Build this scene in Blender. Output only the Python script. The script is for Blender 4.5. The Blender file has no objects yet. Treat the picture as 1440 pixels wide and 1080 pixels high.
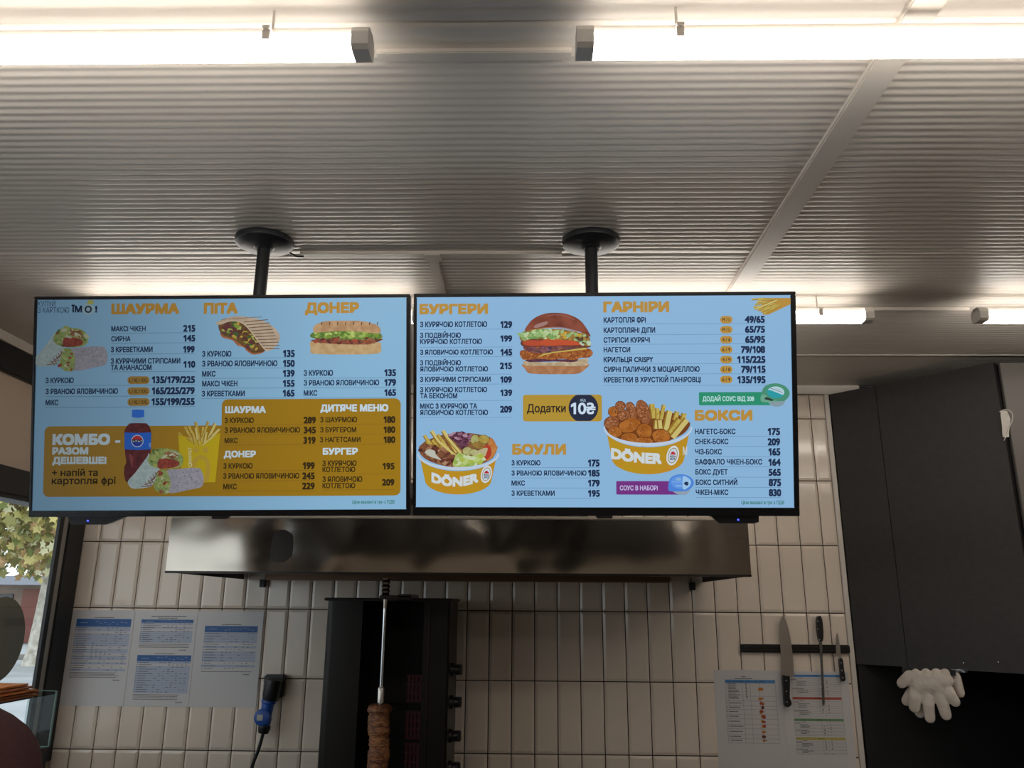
import bpy, bmesh, math, random
from mathutils import Vector, Matrix, Euler
random.seed(7)
SC = bpy.context.scene
COL = SC.collection
PI = math.pi

# ------------------------------------------------------------------ camera
F_PX = 1129.4                       # focal length in pixels of the 1440x1080 frame
CAM = Vector((0, 0, 1.6))
AX = Vector((0.9997814, -0.00162576, 0.02084478))      # world axes seen from the camera (pitch 15.4 deg, slight roll)
AY = Vector((0.01966484, -0.26554311, -0.96389841))
AZ = Vector((0.00710226, 0.96409762, -0.26545309))
cd = bpy.data.cameras.new('camera'); cam = bpy.data.objects.new('camera', cd); COL.objects.link(cam)
cam.matrix_world = Matrix(((AX.x, AX.y, AX.z, CAM.x), (AY.x, AY.y, AY.z, CAM.y), (AZ.x, AZ.y, AZ.z, CAM.z), (0, 0, 0, 1)))
cd.sensor_fit = 'HORIZONTAL'; cd.sensor_width = 36; cd.lens = 36 * F_PX / 1440
cd.clip_start = 0.05; cd.clip_end = 200
SC.camera = cam

# ------------------------------------------------------------------ light and exposure
LAMP = 14.5                          # emission of the ceiling battens
SKY = 2.0                            # overcast daylight outside
SC.view_settings.view_transform = 'Standard'
SC.view_settings.look = 'None'
SC.view_settings.exposure = 0.0
SC.view_settings.gamma = 1.0
SC.view_settings.use_curve_mapping = False
W = bpy.data.worlds.new('overcast_sky'); SC.world = W; W.use_nodes = True
bg = W.node_tree.nodes['Background']
bg.inputs[0].default_value = (0.90, 0.96, 1.0, 1); bg.inputs[1].default_value = SKY

# ------------------------------------------------------------------ helpers
def lin(c):
    out = []
    for v in c[:3]:
        v = v / 255.0
        out.append(v / 12.92 if v <= 0.04045 else ((v + 0.055) / 1.055) ** 2.4)
    return (out[0], out[1], out[2], 1.0)

def ray(px, py):
    c = Vector(((px - 720) / F_PX, -(py - 540) / F_PX, -1))
    return Vector((AX.dot(c), AY.dot(c), AZ.dot(c)))

def at(px, py, X=None, Y=None, Z=None):
    """the point of a real plane (wall, ceiling, ground) that the photo shows at a pixel"""
    r = ray(px, py)
    t = (X - CAM.x) / r.x if X is not None else (Y - CAM.y) / r.y if Y is not None else (Z - CAM.z) / r.z
    return CAM + r * t

MATS = {}
def mat(name, rgb, rough=0.5, metal=0.0, spec=0.5, noise=None, nscale=20, bump=0, bscale=60, coat=0, stretch=None, detail=4):
    if name in MATS: return MATS[name]
    m = bpy.data.materials.new(name); m.use_nodes = True
    nt = m.node_tree; b = nt.nodes['Principled BSDF']
    b.inputs['Base Color'].default_value = lin(rgb); b.inputs['Roughness'].default_value = rough
    b.inputs['Metallic'].default_value = metal; b.inputs['Specular IOR Level'].default_value = spec
    b.inputs['Coat Weight'].default_value = coat
    if noise or bump:
        tc = nt.nodes.new('ShaderNodeTexCoord'); mp = nt.nodes.new('ShaderNodeMapping')
        nt.links.new(tc.outputs['Object'], mp.inputs['Vector'])
        if stretch: mp.inputs['Scale'].default_value = stretch
    if noise:
        n = nt.nodes.new('ShaderNodeTexNoise'); n.inputs['Scale'].default_value = nscale; n.inputs['Detail'].default_value = detail
        nt.links.new(mp.outputs[0], n.inputs['Vector'])
        r = nt.nodes.new('ShaderNodeValToRGB'); r.color_ramp.elements[0].color = lin(rgb); r.color_ramp.elements[1].color = lin(noise)
        r.color_ramp.elements[0].position = 0.35; r.color_ramp.elements[1].position = 0.65
        nt.links.new(n.outputs['Fac'], r.inputs['Fac']); nt.links.new(r.outputs['Color'], b.inputs['Base Color'])
    if bump:
        n2 = nt.nodes.new('ShaderNodeTexNoise'); n2.inputs['Scale'].default_value = bscale; n2.inputs['Detail'].default_value = 3
        nt.links.new(mp.outputs[0], n2.inputs['Vector'])
        bp = nt.nodes.new('ShaderNodeBump'); bp.inputs['Strength'].default_value = bump; bp.inputs['Distance'].default_value = 0.01
        nt.links.new(n2.outputs['Fac'], bp.inputs['Height']); nt.links.new(bp.outputs['Normal'], b.inputs['Normal'])
    MATS[name] = m
    return m

ANGLE_FADE = None                     # (x, strength) pairs across the screen being built: viewing-angle dimming painted into its emission
def glow(rgb, strength=1.0, rgb2=None, scale=60, name=None):
    """a picture element of a lit screen, or a lamp"""
    key = ('glow', tuple(rgb), strength, tuple(rgb2) if rgb2 else None, scale, ANGLE_FADE)
    if key in MATS: return MATS[key]
    m = bpy.data.materials.new(name or 'screen_%02x%02x%02x' % tuple(int(v) for v in rgb[:3])); m.use_nodes = True
    nt = m.node_tree; b = nt.nodes['Principled BSDF']
    b.inputs['Base Color'].default_value = (0.006, 0.006, 0.007, 1); b.inputs['Roughness'].default_value = 0.3
    b.inputs['Specular IOR Level'].default_value = 0.3
    b.inputs['Emission Color'].default_value = lin(rgb); b.inputs['Emission Strength'].default_value = strength
    if rgb2:
        tc = nt.nodes.new('ShaderNodeTexCoord')
        n = nt.nodes.new('ShaderNodeTexNoise'); n.inputs['Scale'].default_value = scale; n.inputs['Detail'].default_value = 3
        nt.links.new(tc.outputs['Object'], n.inputs['Vector'])
        r = nt.nodes.new('ShaderNodeValToRGB'); r.color_ramp.elements[0].color = lin(rgb); r.color_ramp.elements[1].color = lin(rgb2)
        r.color_ramp.elements[0].position = 0.38; r.color_ramp.elements[1].position = 0.62
        nt.links.new(n.outputs['Fac'], r.inputs['Fac']); nt.links.new(r.outputs['Color'], b.inputs['Emission Color'])
    if ANGLE_FADE:
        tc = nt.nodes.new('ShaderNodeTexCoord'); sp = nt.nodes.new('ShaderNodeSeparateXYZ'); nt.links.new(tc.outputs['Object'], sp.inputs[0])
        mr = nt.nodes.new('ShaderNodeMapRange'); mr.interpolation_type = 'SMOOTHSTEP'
        (mr.inputs['From Min'].default_value, mr.inputs['To Min'].default_value), (mr.inputs['From Max'].default_value, mr.inputs['To Max'].default_value) = ANGLE_FADE
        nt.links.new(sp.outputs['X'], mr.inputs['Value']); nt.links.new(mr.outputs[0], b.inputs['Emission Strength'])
    MATS[key] = m
    return m

def pane_mat(name, tint, refl=0.06, rough=0.0):
    if name in MATS: return MATS[name]
    m = bpy.data.materials.new(name); m.use_nodes = True; nt = m.node_tree
    nt.nodes.remove(nt.nodes['Principled BSDF'])
    t = nt.nodes.new('ShaderNodeBsdfTransparent'); t.inputs[0].default_value = (*tint, 1)
    g = nt.nodes.new('ShaderNodeBsdfGlossy'); g.inputs['Roughness'].default_value = rough
    mx = nt.nodes.new('ShaderNodeMixShader'); mx.inputs[0].default_value = refl
    nt.links.new(t.outputs[0], mx.inputs[1]); nt.links.new(g.outputs[0], mx.inputs[2])
    nt.links.new(mx.outputs[0], nt.nodes['Material Output'].inputs['Surface'])
    MATS[name] = m
    return m

class MB:
    """collects shapes for one mesh; several materials allowed"""
    def __init__(s): s.v = []; s.f = []; s.mi = []; s.ms = []
    def m(s, mt):
        if mt not in s.ms: s.ms.append(mt)
        return s.ms.index(mt)
    def add(s, vs, fs, mt=None):
        o = len(s.v); s.v += [tuple(p) for p in vs]; k = s.m(mt) if mt else 0
        for f in fs: s.f.append([i + o for i in f]); s.mi.append(k)
        return s
    def box(s, a, b, mt=None, M=None):
        x0, y0, z0 = a; x1, y1, z1 = b
        vs = [Vector(p) for p in ((x0,y0,z0),(x1,y0,z0),(x1,y1,z0),(x0,y1,z0),(x0,y0,z1),(x1,y0,z1),(x1,y1,z1),(x0,y1,z1))]
        if M: vs = [M @ p for p in vs]
        return s.add(vs, [(0,3,2,1),(4,5,6,7),(0,1,5,4),(1,2,6,5),(2,3,7,6),(3,0,4,7)], mt)
    def rbox(s, a, b, r=0.004, seg=2, mt=None, M=None):
        bm = bmesh.new(); bmesh.ops.create_cube(bm, size=1)
        c = [(a[i] + b[i]) / 2 for i in range(3)]; d = [abs(b[i] - a[i]) for i in range(3)]
        for v in bm.verts: v.co = Vector((v.co.x * d[0] + c[0], v.co.y * d[1] + c[1], v.co.z * d[2] + c[2]))
        bmesh.ops.bevel(bm, geom=list(bm.edges), offset=min(r, min(d) * 0.45), segments=seg, affect='EDGES')
        s.bm(bm, mt, M); return s
    def bm(s, bm, mt=None, M=None):
        bm.verts.index_update()
        vs = [(M @ v.co) if M else v.co.copy() for v in bm.verts]
        s.add(vs, [[v.index for v in f.verts] for f in bm.faces], mt); bm.free(); return s
    def tube(s, pts, r, n=10, mt=None, caps=True):
        pts = [Vector(p) for p in pts]; k = len(pts); rs = r if isinstance(r, (list, tuple)) else [r] * k
        vs = []; fs = []; up = Vector((0.0123, 0.91, 0.4)).normalized(); prev = None
        for i, p in enumerate(pts):
            t = (pts[min(i + 1, k - 1)] - pts[max(i - 1, 0)]).normalized()
            if prev is None:
                a = t.cross(up)
                if a.length < 1e-3: a = t.cross(Vector((1, 0, 0)))
                a.normalize()
            else:
                a = prev - t * prev.dot(t); a.normalize()
            prev = a; b = t.cross(a)
            for j in range(n):
                q = 2 * PI * j / n; vs.append(p + (a * math.cos(q) + b * math.sin(q)) * rs[i])
        for i in range(k - 1):
            for j in range(n):
                j2 = (j + 1) % n; fs.append((i*n+j, i*n+j2, (i+1)*n+j2, (i+1)*n+j))
        if caps: fs.append(list(range(n))[::-1]); fs.append([(k-1)*n + j for j in range(n)])
        return s.add(vs, fs, mt)
    def lathe(s, prof, c, n=24, mt=None, axis=Vector((0, 0, 1)), sx=1, sy=1):
        """prof: (radius, height) along the axis from c"""
        axis = Vector(axis).normalized(); q = axis.to_track_quat('Z', 'Y'); vs = []; fs = []; k = len(prof)
        for (r, h) in prof:
            for j in range(n):
                t = 2 * PI * j / n
                vs.append(Vector(c) + q @ Vector((r * math.cos(t) * sx, r * math.sin(t) * sy, h)))
        for i in range(k - 1):
            for j in range(n):
                j2 = (j + 1) % n; fs.append((i*n+j, i*n+j2, (i+1)*n+j2, (i+1)*n+j))
        fs.append(list(range(n))[::-1]); fs.append([(k-1)*n + j for j in range(n)])
        return s.add(vs, fs, mt)
    def prism(s, poly, fn, d0, d1, mt=None):
        """extrude a 2-D outline: fn(u, v, d) -> point"""
        n = len(poly); vs = [fn(u, v, d0) for u, v in poly] + [fn(u, v, d1) for u, v in poly]
        fs = [list(range(n)), list(range(n, 2 * n))[::-1]]
        for i in range(n): j = (i + 1) % n; fs.append((j, i, n + i, n + j))
        return s.add(vs, fs, mt)
    def obj(s, name, mt=None, parent=None, rel=None, smooth=False, fix=True):
        me = bpy.data.meshes.new(name); r = Vector(rel) if rel is not None else Vector((0, 0, 0))
        me.from_pydata([tuple(Vector(p) - r) for p in s.v], [], s.f)
        if s.ms:
            for m_ in s.ms: me.materials.append(m_)
            for p, k in zip(me.polygons, s.mi): p.material_index = k
        elif mt: me.materials.append(mt)
        if fix:
            b = bmesh.new(); b.from_mesh(me); bmesh.ops.recalc_face_normals(b, faces=b.faces); b.to_mesh(me); b.free()
        if smooth:
            for p in me.polygons: p.use_smooth = True
            if smooth != 'full':
                try: me.set_sharp_from_angle(angle=math.radians(38))
                except Exception: pass
        me.update()
        o = bpy.data.objects.new(name, me); COL.objects.link(o)
        if parent: o.parent = parent
        return o

def empty(name, loc=(0, 0, 0), rot=None):
    o = bpy.data.objects.new(name, None); COL.objects.link(o); o.location = loc; o.empty_display_size = 0.05
    if rot: o.rotation_euler = rot
    return o
def tag(o, label=None, cat=None, group=None, kind=None):
    if label: o['label'] = label
    if cat: o['category'] = cat
    if group: o['group'] = group
    if kind: o['kind'] = kind
    return o
def structure(o, label=None):
    o['kind'] = 'structure'
    if label: o['label'] = label
    return o
def copy_tree(o, parent=None):
    c = o.copy(); COL.objects.link(c)
    if parent: c.parent = parent
    for ch in [k for k in bpy.data.objects if k.parent == o]: copy_tree(ch, c)
    return c
def spline(pts, n=6, closed=True):
    out = []; k = len(pts)
    for i in range(k if closed else k - 1):
        g = (lambda j: pts[j % k]) if closed else (lambda j: pts[max(0, min(k - 1, j))])
        p0, p1, p2, p3 = g(i - 1), g(i), g(i + 1), g(i + 2)
        for j in range(n):
            t = j / n
            out.append(tuple(0.5 * (2*b + (c - a) * t + (2*a - 5*b + 4*c - d) * t*t + (3*b - a - 3*c + d) * t**3)
                             for a, b, c, d in zip(p0, p1, p2, p3)))
    if not closed: out.append(tuple(pts[-1]))
    return out

# ------------------------------------------------------------------ materials of the room
M_ceil = mat('painted_ceiling_sheet', (220, 212, 202), 0.42, spec=0.5)
M_trim = mat('white_trim', (214, 206, 196), 0.45)
M_tile = mat('cream_glazed_tile', (226, 212, 196), 0.12, noise=(231, 217, 202), nscale=3)
M_grout = mat('brown_grout', (44, 33, 27), 0.9)
M_black = mat('black_window_frame', (27, 28, 29), 0.5)
M_beige = mat('beige_wall_panel', (196, 178, 160), 0.6)
M_floor = mat('grey_floor_tile', (84, 78, 73), 0.4, noise=(74, 69, 65), nscale=4)
M_white = mat('pale_plaster', (178, 170, 158), 0.8)
M_dark = mat('dark_matt_laminate', (52, 48, 46), 0.55, noise=(47, 43, 41), nscale=40)
M_darker = mat('black_laminate', (24, 24, 27), 0.5)
M_steel = mat('brushed_steel', (182, 173, 162), 0.13, metal=1.0)
M_steeld = mat('dark_steel', (70, 66, 64), 0.32, metal=1.0)
M_blackp = mat('black_plastic', (22, 23, 26), 0.35)
M_pole = mat('black_powder_coat', (34, 36, 40), 0.42)
M_glass = pane_mat('window_glass', (0.93, 0.95, 0.95), 0.05)
M_paper = mat('white_laminated_paper', (206, 202, 202), 0.28, spec=0.5)
M_ink = mat('black_ink', (48, 46, 52), 0.5)

# ------------------------------------------------------------------ room shell
ZC = 2.638; XL = -2.1; XR = 3.05; YB = 3.8; YF = -3.0
fl = structure(MB().box((XL - 0.1, YF - 0.1, -0.1), (XR + 0.1, YB + 0.2, 0)).obj('floor', M_floor))
ce = structure(MB().box((XL - 0.1, YF - 0.1, ZC + 0.006), (XR + 0.1, YB + 0.2, ZC + 0.12)).obj('ceiling', M_ceil))
def ceiling_panel(x0, x1, y0, y1):
    m = 0.022; n = max(4, round((y1 - y0 - 2 * m) / 0.0255)); seg = 8
    prof = [(y0 + 0.001, ZC + 0.004), (y0 + 0.003, ZC), (y0 + m, ZC)]
    for i in range(n):
        for j in range(seg):
            if i == 0 and j == 0: continue
            y = y0 + m + (y1 - y0 - 2 * m) * (i + j / seg) / n
            prof.append((y, ZC + 0.0010 * (1 - math.cos(2 * PI * j / seg))))
    prof += [(y1 - m, ZC), (y1 - 0.003, ZC), (y1 - 0.001, ZC + 0.004)]
    b = MB(); k = len(prof)
    b.add([(x0, y, z) for y, z in prof] + [(x1, y, z) for y, z in prof], [(i, i + 1, k + i + 1, k + i) for i in range(k - 1)])
    o = b.obj('panel', M_ceil, ce, smooth='full', fix=False)
    return o
seams = [-2.99, -1.81, -0.79, 0.233, 1.25, 2.267, 3.295, 3.79]
for i in range(len(seams) - 1):
    xs = [XL, 0.70, XR] if i != 5 else [XL, -0.30, 0.70, XR]
    for j in range(len(xs) - 1): ceiling_panel(xs[j] + 0.0005, xs[j + 1] - 0.0005, seams[i], seams[i + 1])

# back wall: grout bed, tiles one by one
wb = structure(MB().box((XL - 0.1, YB, 0), (1.449, YB + 0.12, ZC)).obj('wall_back', M_grout))
COLW = 0.1022; ROWH = 0.2995; TX0 = -0.176; TZ0 = 0.976
tile_meshes = {}
def tile_mesh(w, h):
    key = (round(w, 4), round(h, 4))
    if key in tile_meshes: return tile_meshes[key]
    a, c = w / 2, h / 2; e = 0.011; b = MB()
    b.add([(-a,0,-c),(a,0,-c),(a,0,c),(-a,0,c), (-a,-.006,-c),(a,-.006,-c),(a,-.006,c),(-a,-.006,c),
           (-a+e,-.0105,-c+e),(a-e,-.0105,-c+e),(a-e,-.0105,c-e),(-a+e,-.0105,c-e)],
          [(0,1,5,4),(1,2,6,5),(2,3,7,6),(3,0,4,7),(4,5,9,8),(5,6,10,9),(6,7,11,10),(7,4,8,11),(8,9,10,11)])
    o = b.obj('tile', M_tile); me = o.data; bpy.data.objects.remove(o); tile_meshes[key] = me
    return me
for r in range(-1, 6):
    z0 = TZ0 + ROWH * r; z1 = min(z0 + ROWH, 2.593)
    for k in range(-19, 16):
        x0 = TX0 + COLW * k; x1 = x0 + COLW
        x0 = max(x0, XL + 0.002); x1 = min(x1, 1.427)
        if x1 - x0 < 0.03: continue
        t = bpy.data.objects.new('tile', tile_mesh(x1 - x0 - 0.0044, z1 - z0 - 0.0044)); COL.objects.link(t)
        t.location = ((x0 + x1) / 2, YB, (z0 + z1) / 2); t.parent = wb
structure(MB().rbox((XL, YB - 0.016, 2.595), (1.6, YB, ZC), 0.003).obj('trim_1', M_trim), 'white strip along the top of the tiled wall')
structure(MB().rbox((1.427, YB - 0.014, 0), (1.449, YB + 0.004, 2.593), 0.002).obj('trim_2', M_trim), 'white edge strip closing the tiled wall on the right')
structure(MB().box((1.449, YB, 0), (XR + 0.1, YB + 0.12, ZC)).obj('wall_back_right', M_darker))
# left wall: beam, panel, lintel, window
structure(MB().box((XL - 0.1, YF, 2.59), (XL, YB, ZC)).obj('wall_left', M_trim))
wl2 = structure(MB().box((XL - 0.1, YF, 2.12), (XL - 0.005, YB, 2.59)).obj('wall_left_panel', M_beige), 'beige panel between two black beams of the window wall')
structure(MB().rbox((XL - 0.1, YF, 2.484), (XL + 0.02, YB - 0.012, 2.593), 0.004).obj('trim_3', M_black), 'upper black beam of the window wall')
structure(MB().rbox((XL - 0.1, YF, 2.016), (XL + 0.02, YB - 0.012, 2.123), 0.004).obj('trim_4', M_black), 'black lintel over the window')
structure(MB().rbox((XL - 0.02, YF, 2.597), (XL + 0.022, YB - 0.016, ZC - 0.001), 0.003).obj('trim_5', M_trim), 'white strip along the left ceiling edge')
structure(MB().box((XL - 0.1, YF, 0), (XL, YB, 0.95)).obj('wall_left_base', M_beige))
M_bead = mat('grey_glazing_bead', (150, 146, 138), 0.4)
w1 = structure(MB().box((XL - 0.008, -0.7, 0.97), (XL - 0.004, 3.60, 2.02)).obj('window_1', M_glass), 'large pane looking out on the street')
fr = MB()
fr.rbox((XL - 0.05, 3.655, 0.93), (XL + 0.012, 3.79, 2.02), 0.004)
fr.box((XL - 0.010, 3.594, 0.93), (XL + 0.002, 3.625, 2.02))
fr.rbox((XL - 0.09, -0.8, 0.93), (XL + 0.012, -0.68, 2.02), 0.004); fr.rbox((XL - 0.05, 1.30, 0.93), (XL + 0.012, 1.38, 2.02), 0.004)
fr.rbox((XL - 0.09, -0.8, 0.93), (XL + 0.015, 3.66, 0.99), 0.004)
fr.box((XL - 0.09, -0.7, 2.0), (XL + 0.01, 3.66, 2.018))
fr.obj('window_frame', M_black, w1)
MB().box((XL - 0.026, 3.625, 0.99), (XL + 0.004, 3.656, 2.0)).obj('glazing_bead', M_bead, w1)
structure(MB().box((XL - 0.1, YF, 0.95), (XL, -0.78, 2.12)).obj('wall_left_rear', M_beige))
# right wall and shop front behind the camera
structure(MB().box((XR, YF, 0), (XR + 0.1, YB, ZC)).obj('wall_right', M_white))
structure(MB().box((XL, YF - 0.1, 0), (XR, YF, ZC)).obj('wall_front', M_white))
# cover strips on the ceiling
structure(MB().rbox((0.672, 0.9, ZC - 0.012), (0.734, 3.29, ZC + 0.003), 0.003).obj('trim_6', M_trim), 'wide cover strip running back along the ceiling')
structure(MB().rbox((-0.315, 2.275, ZC - 0.006), (-0.285, 3.29, ZC + 0.003), 0.002).obj('trim_7', M_trim), 'narrow cover strip between two rear ceiling panels')
structure(MB().rbox((-0.70, 2.245, ZC - 0.009), (0.10, 2.277, ZC + 0.003), 0.002).obj('trim_8', M_trim), 'cover strip along the ceiling seam between the two mounting discs')
structure(MB().rbox((-0.32, 2.246, ZC - 0.012), (-0.27, 2.30, ZC + 0.003), 0.002).obj('trim_9', M_trim), 'small joint plate where two ceiling strips meet')
structure(MB().rbox((0.71, 3.288, ZC - 0.003), (XR, 3.297, ZC + 0.003), 0.001).obj('trim_10', M_trim), 'thin seam strip of the rear ceiling')
structure(MB().rbox((0.73, 2.263, ZC - 0.0025), (XR, 2.271, ZC + 0.003), 0.001).obj('trim_11', M_trim), 'thin seam strip on the right of the ceiling')

# ------------------------------------------------------------------ ceiling lamps
M_lamp = glow((255, 247, 237), LAMP, name='lit_diffuser')
M_cap = mat('grey_lamp_plastic', (228, 222, 214), 0.5)
def make_lamp(label):
    r = empty('ceiling_lamp'); L = 0.60
    H = 0.052                                            # short stand-off below the ceiling
    MB().rbox((-L, -0.014, -H - 0.010), (L, 0.014, -H + 0.006), 0.002).obj('housing', M_trim, r)
    prof = [(-0.012, -0.008), (-0.023, -0.015), (-0.028, -0.027), (-0.025, -0.038), (-0.017, -0.044), (0.017, -0.044), (0.025, -0.038), (0.028, -0.027), (0.023, -0.015), (0.012, -0.008)]
    prof = [(u, v - H) for u, v in prof]
    MB().prism(prof, lambda u, v, d: (d, u, v), -L + 0.03, L - 0.03).obj('diffuser', M_lamp, r)
    cap = [(u * 1.05, v if v < -0.08 else v + 0.012) for u, v in prof]
    for s in (-1, 1):
        MB().prism(cap, lambda u, v, d: (d, u, v), s * (L - 0.03), s * L).obj('end_cap', M_cap, r)
    for x in (-0.42, 0.42):
        b = MB(); b.rbox((x - 0.007, -0.031, -H - 0.030), (x + 0.007, -0.025, -H - 0.006), 0.001); b.rbox((x - 0.007, -0.034, -H - 0.012), (x + 0.007, 0.004, -H - 0.004), 0.001)
        b.tube([(x, 0, -H), (x, 0, 0.0)], 0.0025, 8); b.obj('clip', M_trim, r)
    return tag(r, label, 'lamp', 'long batten lamps on the ceiling')
lamp0 = make_lamp('lit white batten lamp on the ceiling at the upper left')
lamps = [(-0.283 - 0.60, 1.219, 'lit white batten lamp on the ceiling at the upper left'),
         (0.083 + 0.60, 1.219, 'lit white batten lamp on the ceiling at the upper right'),
         (1.738 + 0.60, 1.219, 'front ceiling lamp just outside the right edge of the view'),
         (-0.372 - 0.60, 2.614, 'rear ceiling lamp hidden behind the left menu screen, its end in the gap'),
         (1.172 - 0.60, 2.614, 'rear ceiling lamp passing behind the right menu screen, its right end showing'),
         (1.526 + 0.60, 2.614, 'rear ceiling lamp at the right edge above the dark cabinet'),
         (-0.277 - 0.60, -0.20, 'left ceiling lamp of the first row behind the viewer'), (0.080 + 0.60, -0.20, 'right ceiling lamp of the first row behind the viewer'),
         (-0.283 - 0.60, -1.60, 'left fill lamp of the rearmost row, added behind the viewer'), (0.083 + 0.60, -1.60, 'right fill lamp of the rearmost row, added behind the viewer')]  # rearmost pair: unseen, added to brighten the lower wall
for i, (x, y, lab) in enumerate(lamps):
    o = lamp0 if i == 0 else copy_tree(lamp0)
    o.location = (x, y, ZC - 0.0005)
    o['label'] = lab or 'lit batten lamp on the ceiling behind the viewer'
for y, a, b_, lab in ((1.335, -0.297, 0.082, 'flat cable channel on the ceiling between the two front lamps'),
                      (2.74, 1.205, 1.575, 'flat cable channel on the ceiling between the two right rear lamps')):
    tag(MB().rbox((a, y - 0.014, ZC - 0.011), (b_, y + 0.014, ZC + 0.001), 0.002).obj('cable_channel', M_trim), lab, 'cable channel', 'cable channels between lamps')

# ------------------------------------------------------------------ television mounts
def make_mount(x, y, label):
    r = empty('ceiling_mount', (x, y, ZC)); R = (x, y, ZC)
    MB().lathe([(0.083, 0.001), (0.085, -0.004), (0.083, -0.016), (0.070, -0.023), (0.030, -0.026), (0.024, -0.032)], R, 40).obj('ceiling_disc', M_pole, r, R, smooth=True)
    MB().lathe([(0.0185, -0.03), (0.0185, -0.64)], R, 24).obj('pole', M_pole, r, R, smooth=True)
    MB().rbox((x - 0.05, y - 0.055, 1.98), (x + 0.05, y + 0.022, 2.12), 0.004).obj('bracket', M_pole, r, R)
    return tag(r, label, 'mount', 'ceiling poles carrying the menu screens')
make_mount(-0.782, 2.165, 'black ceiling pole with round disc holding the left menu screen')
m2 = make_mount(0.182, 2.168, 'black ceiling pole with round disc holding the right menu screen')
MB().tube(spline([(-0.735, 2.20, ZC - 0.012), (-0.71, 2.235, ZC - 0.02), (-0.69, 2.252, ZC - 0.014)], 5, False), 0.003, 6)\
    .obj('ceiling_cable', M_blackp)
tag(bpy.data.objects['ceiling_cable'], 'short thin black cable leaving the left mounting disc', 'cable')
# ------------------------------------------------------------------ menu screens
TVW, TVH = 0.963, 0.561
M_bezel = mat('glossy_black_bezel', (17, 18, 22), 0.25)
M_led = glow((60, 80, 255), 3.0, name='blue_indicator')
font_cache = {}
def raw_text(s):
    cu = bpy.data.curves.new('lettering', 'FONT'); cu.body = s; cu.resolution_u = 3
    o = bpy.data.objects.new('lettering', cu); COL.objects.link(o)
    dg = bpy.context.evaluated_depsgraph_get(); dg.update()
    me = bpy.data.meshes.new_from_object(o.evaluated_get(dg))
    r = ([tuple(v.co) for v in me.vertices], [list(p.vertices) for p in me.polygons])
    bpy.data.objects.remove(o); bpy.data.curves.remove(cu); bpy.data.meshes.remove(me)
    return r
N_MAX = max(v[0] for v in raw_text('Н')[0])
def dots(x, y, r, k): return [(x + r * math.cos(2 * PI * i / 10), y + r * math.sin(2 * PI * i / 10), 0) for i in range(10)], [[k + i for i in range(10)]]
def glyph(ch):
    """outline and advance of one letter of the built-in face; a few letters are drawn here in the menu's own shapes"""
    if ch in font_cache: return font_cache[ch]
    if ch in 'ІIЇ':
        vs = [(0.075, 0, 0), (0.168, 0, 0), (0.168, 0.682, 0), (0.075, 0.682, 0)]; fs = [[0, 1, 2, 3]]; adv = 0.245
        if ch == 'Ї':
            for x in (0.03, 0.213): d = dots(x, 0.80, 0.055, len(vs)); vs += d[0]; fs += d[1]
    elif ch == '1':
        vs = [(0.27, 0, 0), (0.372, 0, 0), (0.372, 0.682, 0), (0.29, 0.682, 0), (0.11, 0.55, 0), (0.11, 0.44, 0), (0.27, 0.545, 0)]; fs = [[0, 1, 2, 6], [6, 2, 3], [6, 3, 4, 5]]; adv = 0.50
    elif ch == 'н':
        vs = []; fs = []; adv = 0.60
        for x0, x1, y0, y1 in ((0.07, 0.158, 0, 0.542), (0.432, 0.52, 0, 0.542), (0.158, 0.432, 0.236, 0.316)):
            k = len(vs); vs += [(x0, y0, 0), (x1, y0, 0), (x1, y1, 0), (x0, y1, 0)]; fs.append([k, k + 1, k + 2, k + 3])
    elif ch in 'Фф':
        o = 'О' if ch == 'Ф' else 'о'; (vs, fs), adv = glyph(o); vs = list(vs); fs = list(fs); xs = [v[0] for v in vs]; c = (min(xs) + max(xs)) / 2
        z0, z1 = (-0.05, 0.73) if ch == 'Ф' else (-0.18, 0.72); k = len(vs)
        vs += [(c - 0.045, z0, 0), (c + 0.045, z0, 0), (c + 0.045, z1, 0), (c - 0.045, z1, 0)]; fs.append([k, k + 1, k + 2, k + 3])
    elif ch == '₴':
        (v0, f0), adv = glyph('S'); xs = [v[0] for v in v0]; c = min(xs) + max(xs)
        vs = [(c - x, y, 0) for x, y, z in v0]; fs = [f[::-1] for f in f0]
        for y in (0.28, 0.41): k = len(vs); vs += [(c / 2 - 0.29, y - 0.028, 0), (c / 2 + 0.29, y - 0.028, 0), (c / 2 + 0.29, y + 0.028, 0), (c / 2 - 0.29, y + 0.028, 0)]; fs.append([k, k + 1, k + 2, k + 3])
    else:
        vs, fs = raw_text(ch) if ch != ' ' else ([], []); adv = max(v[0] for v in raw_text(ch + 'Н')[0]) - N_MAX
    font_cache[ch] = ((vs, fs), adv)
    return font_cache[ch]
def text_geo(s):
    V = []; F = []; x = 0.0
    for ch in s:
        (vs, fs), adv = glyph(ch); k = len(V)
        V += [(v[0] + x, v[1], 0) for v in vs]; F += [[i + k for i in f] for f in fs]; x += adv
    return V, F

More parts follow.
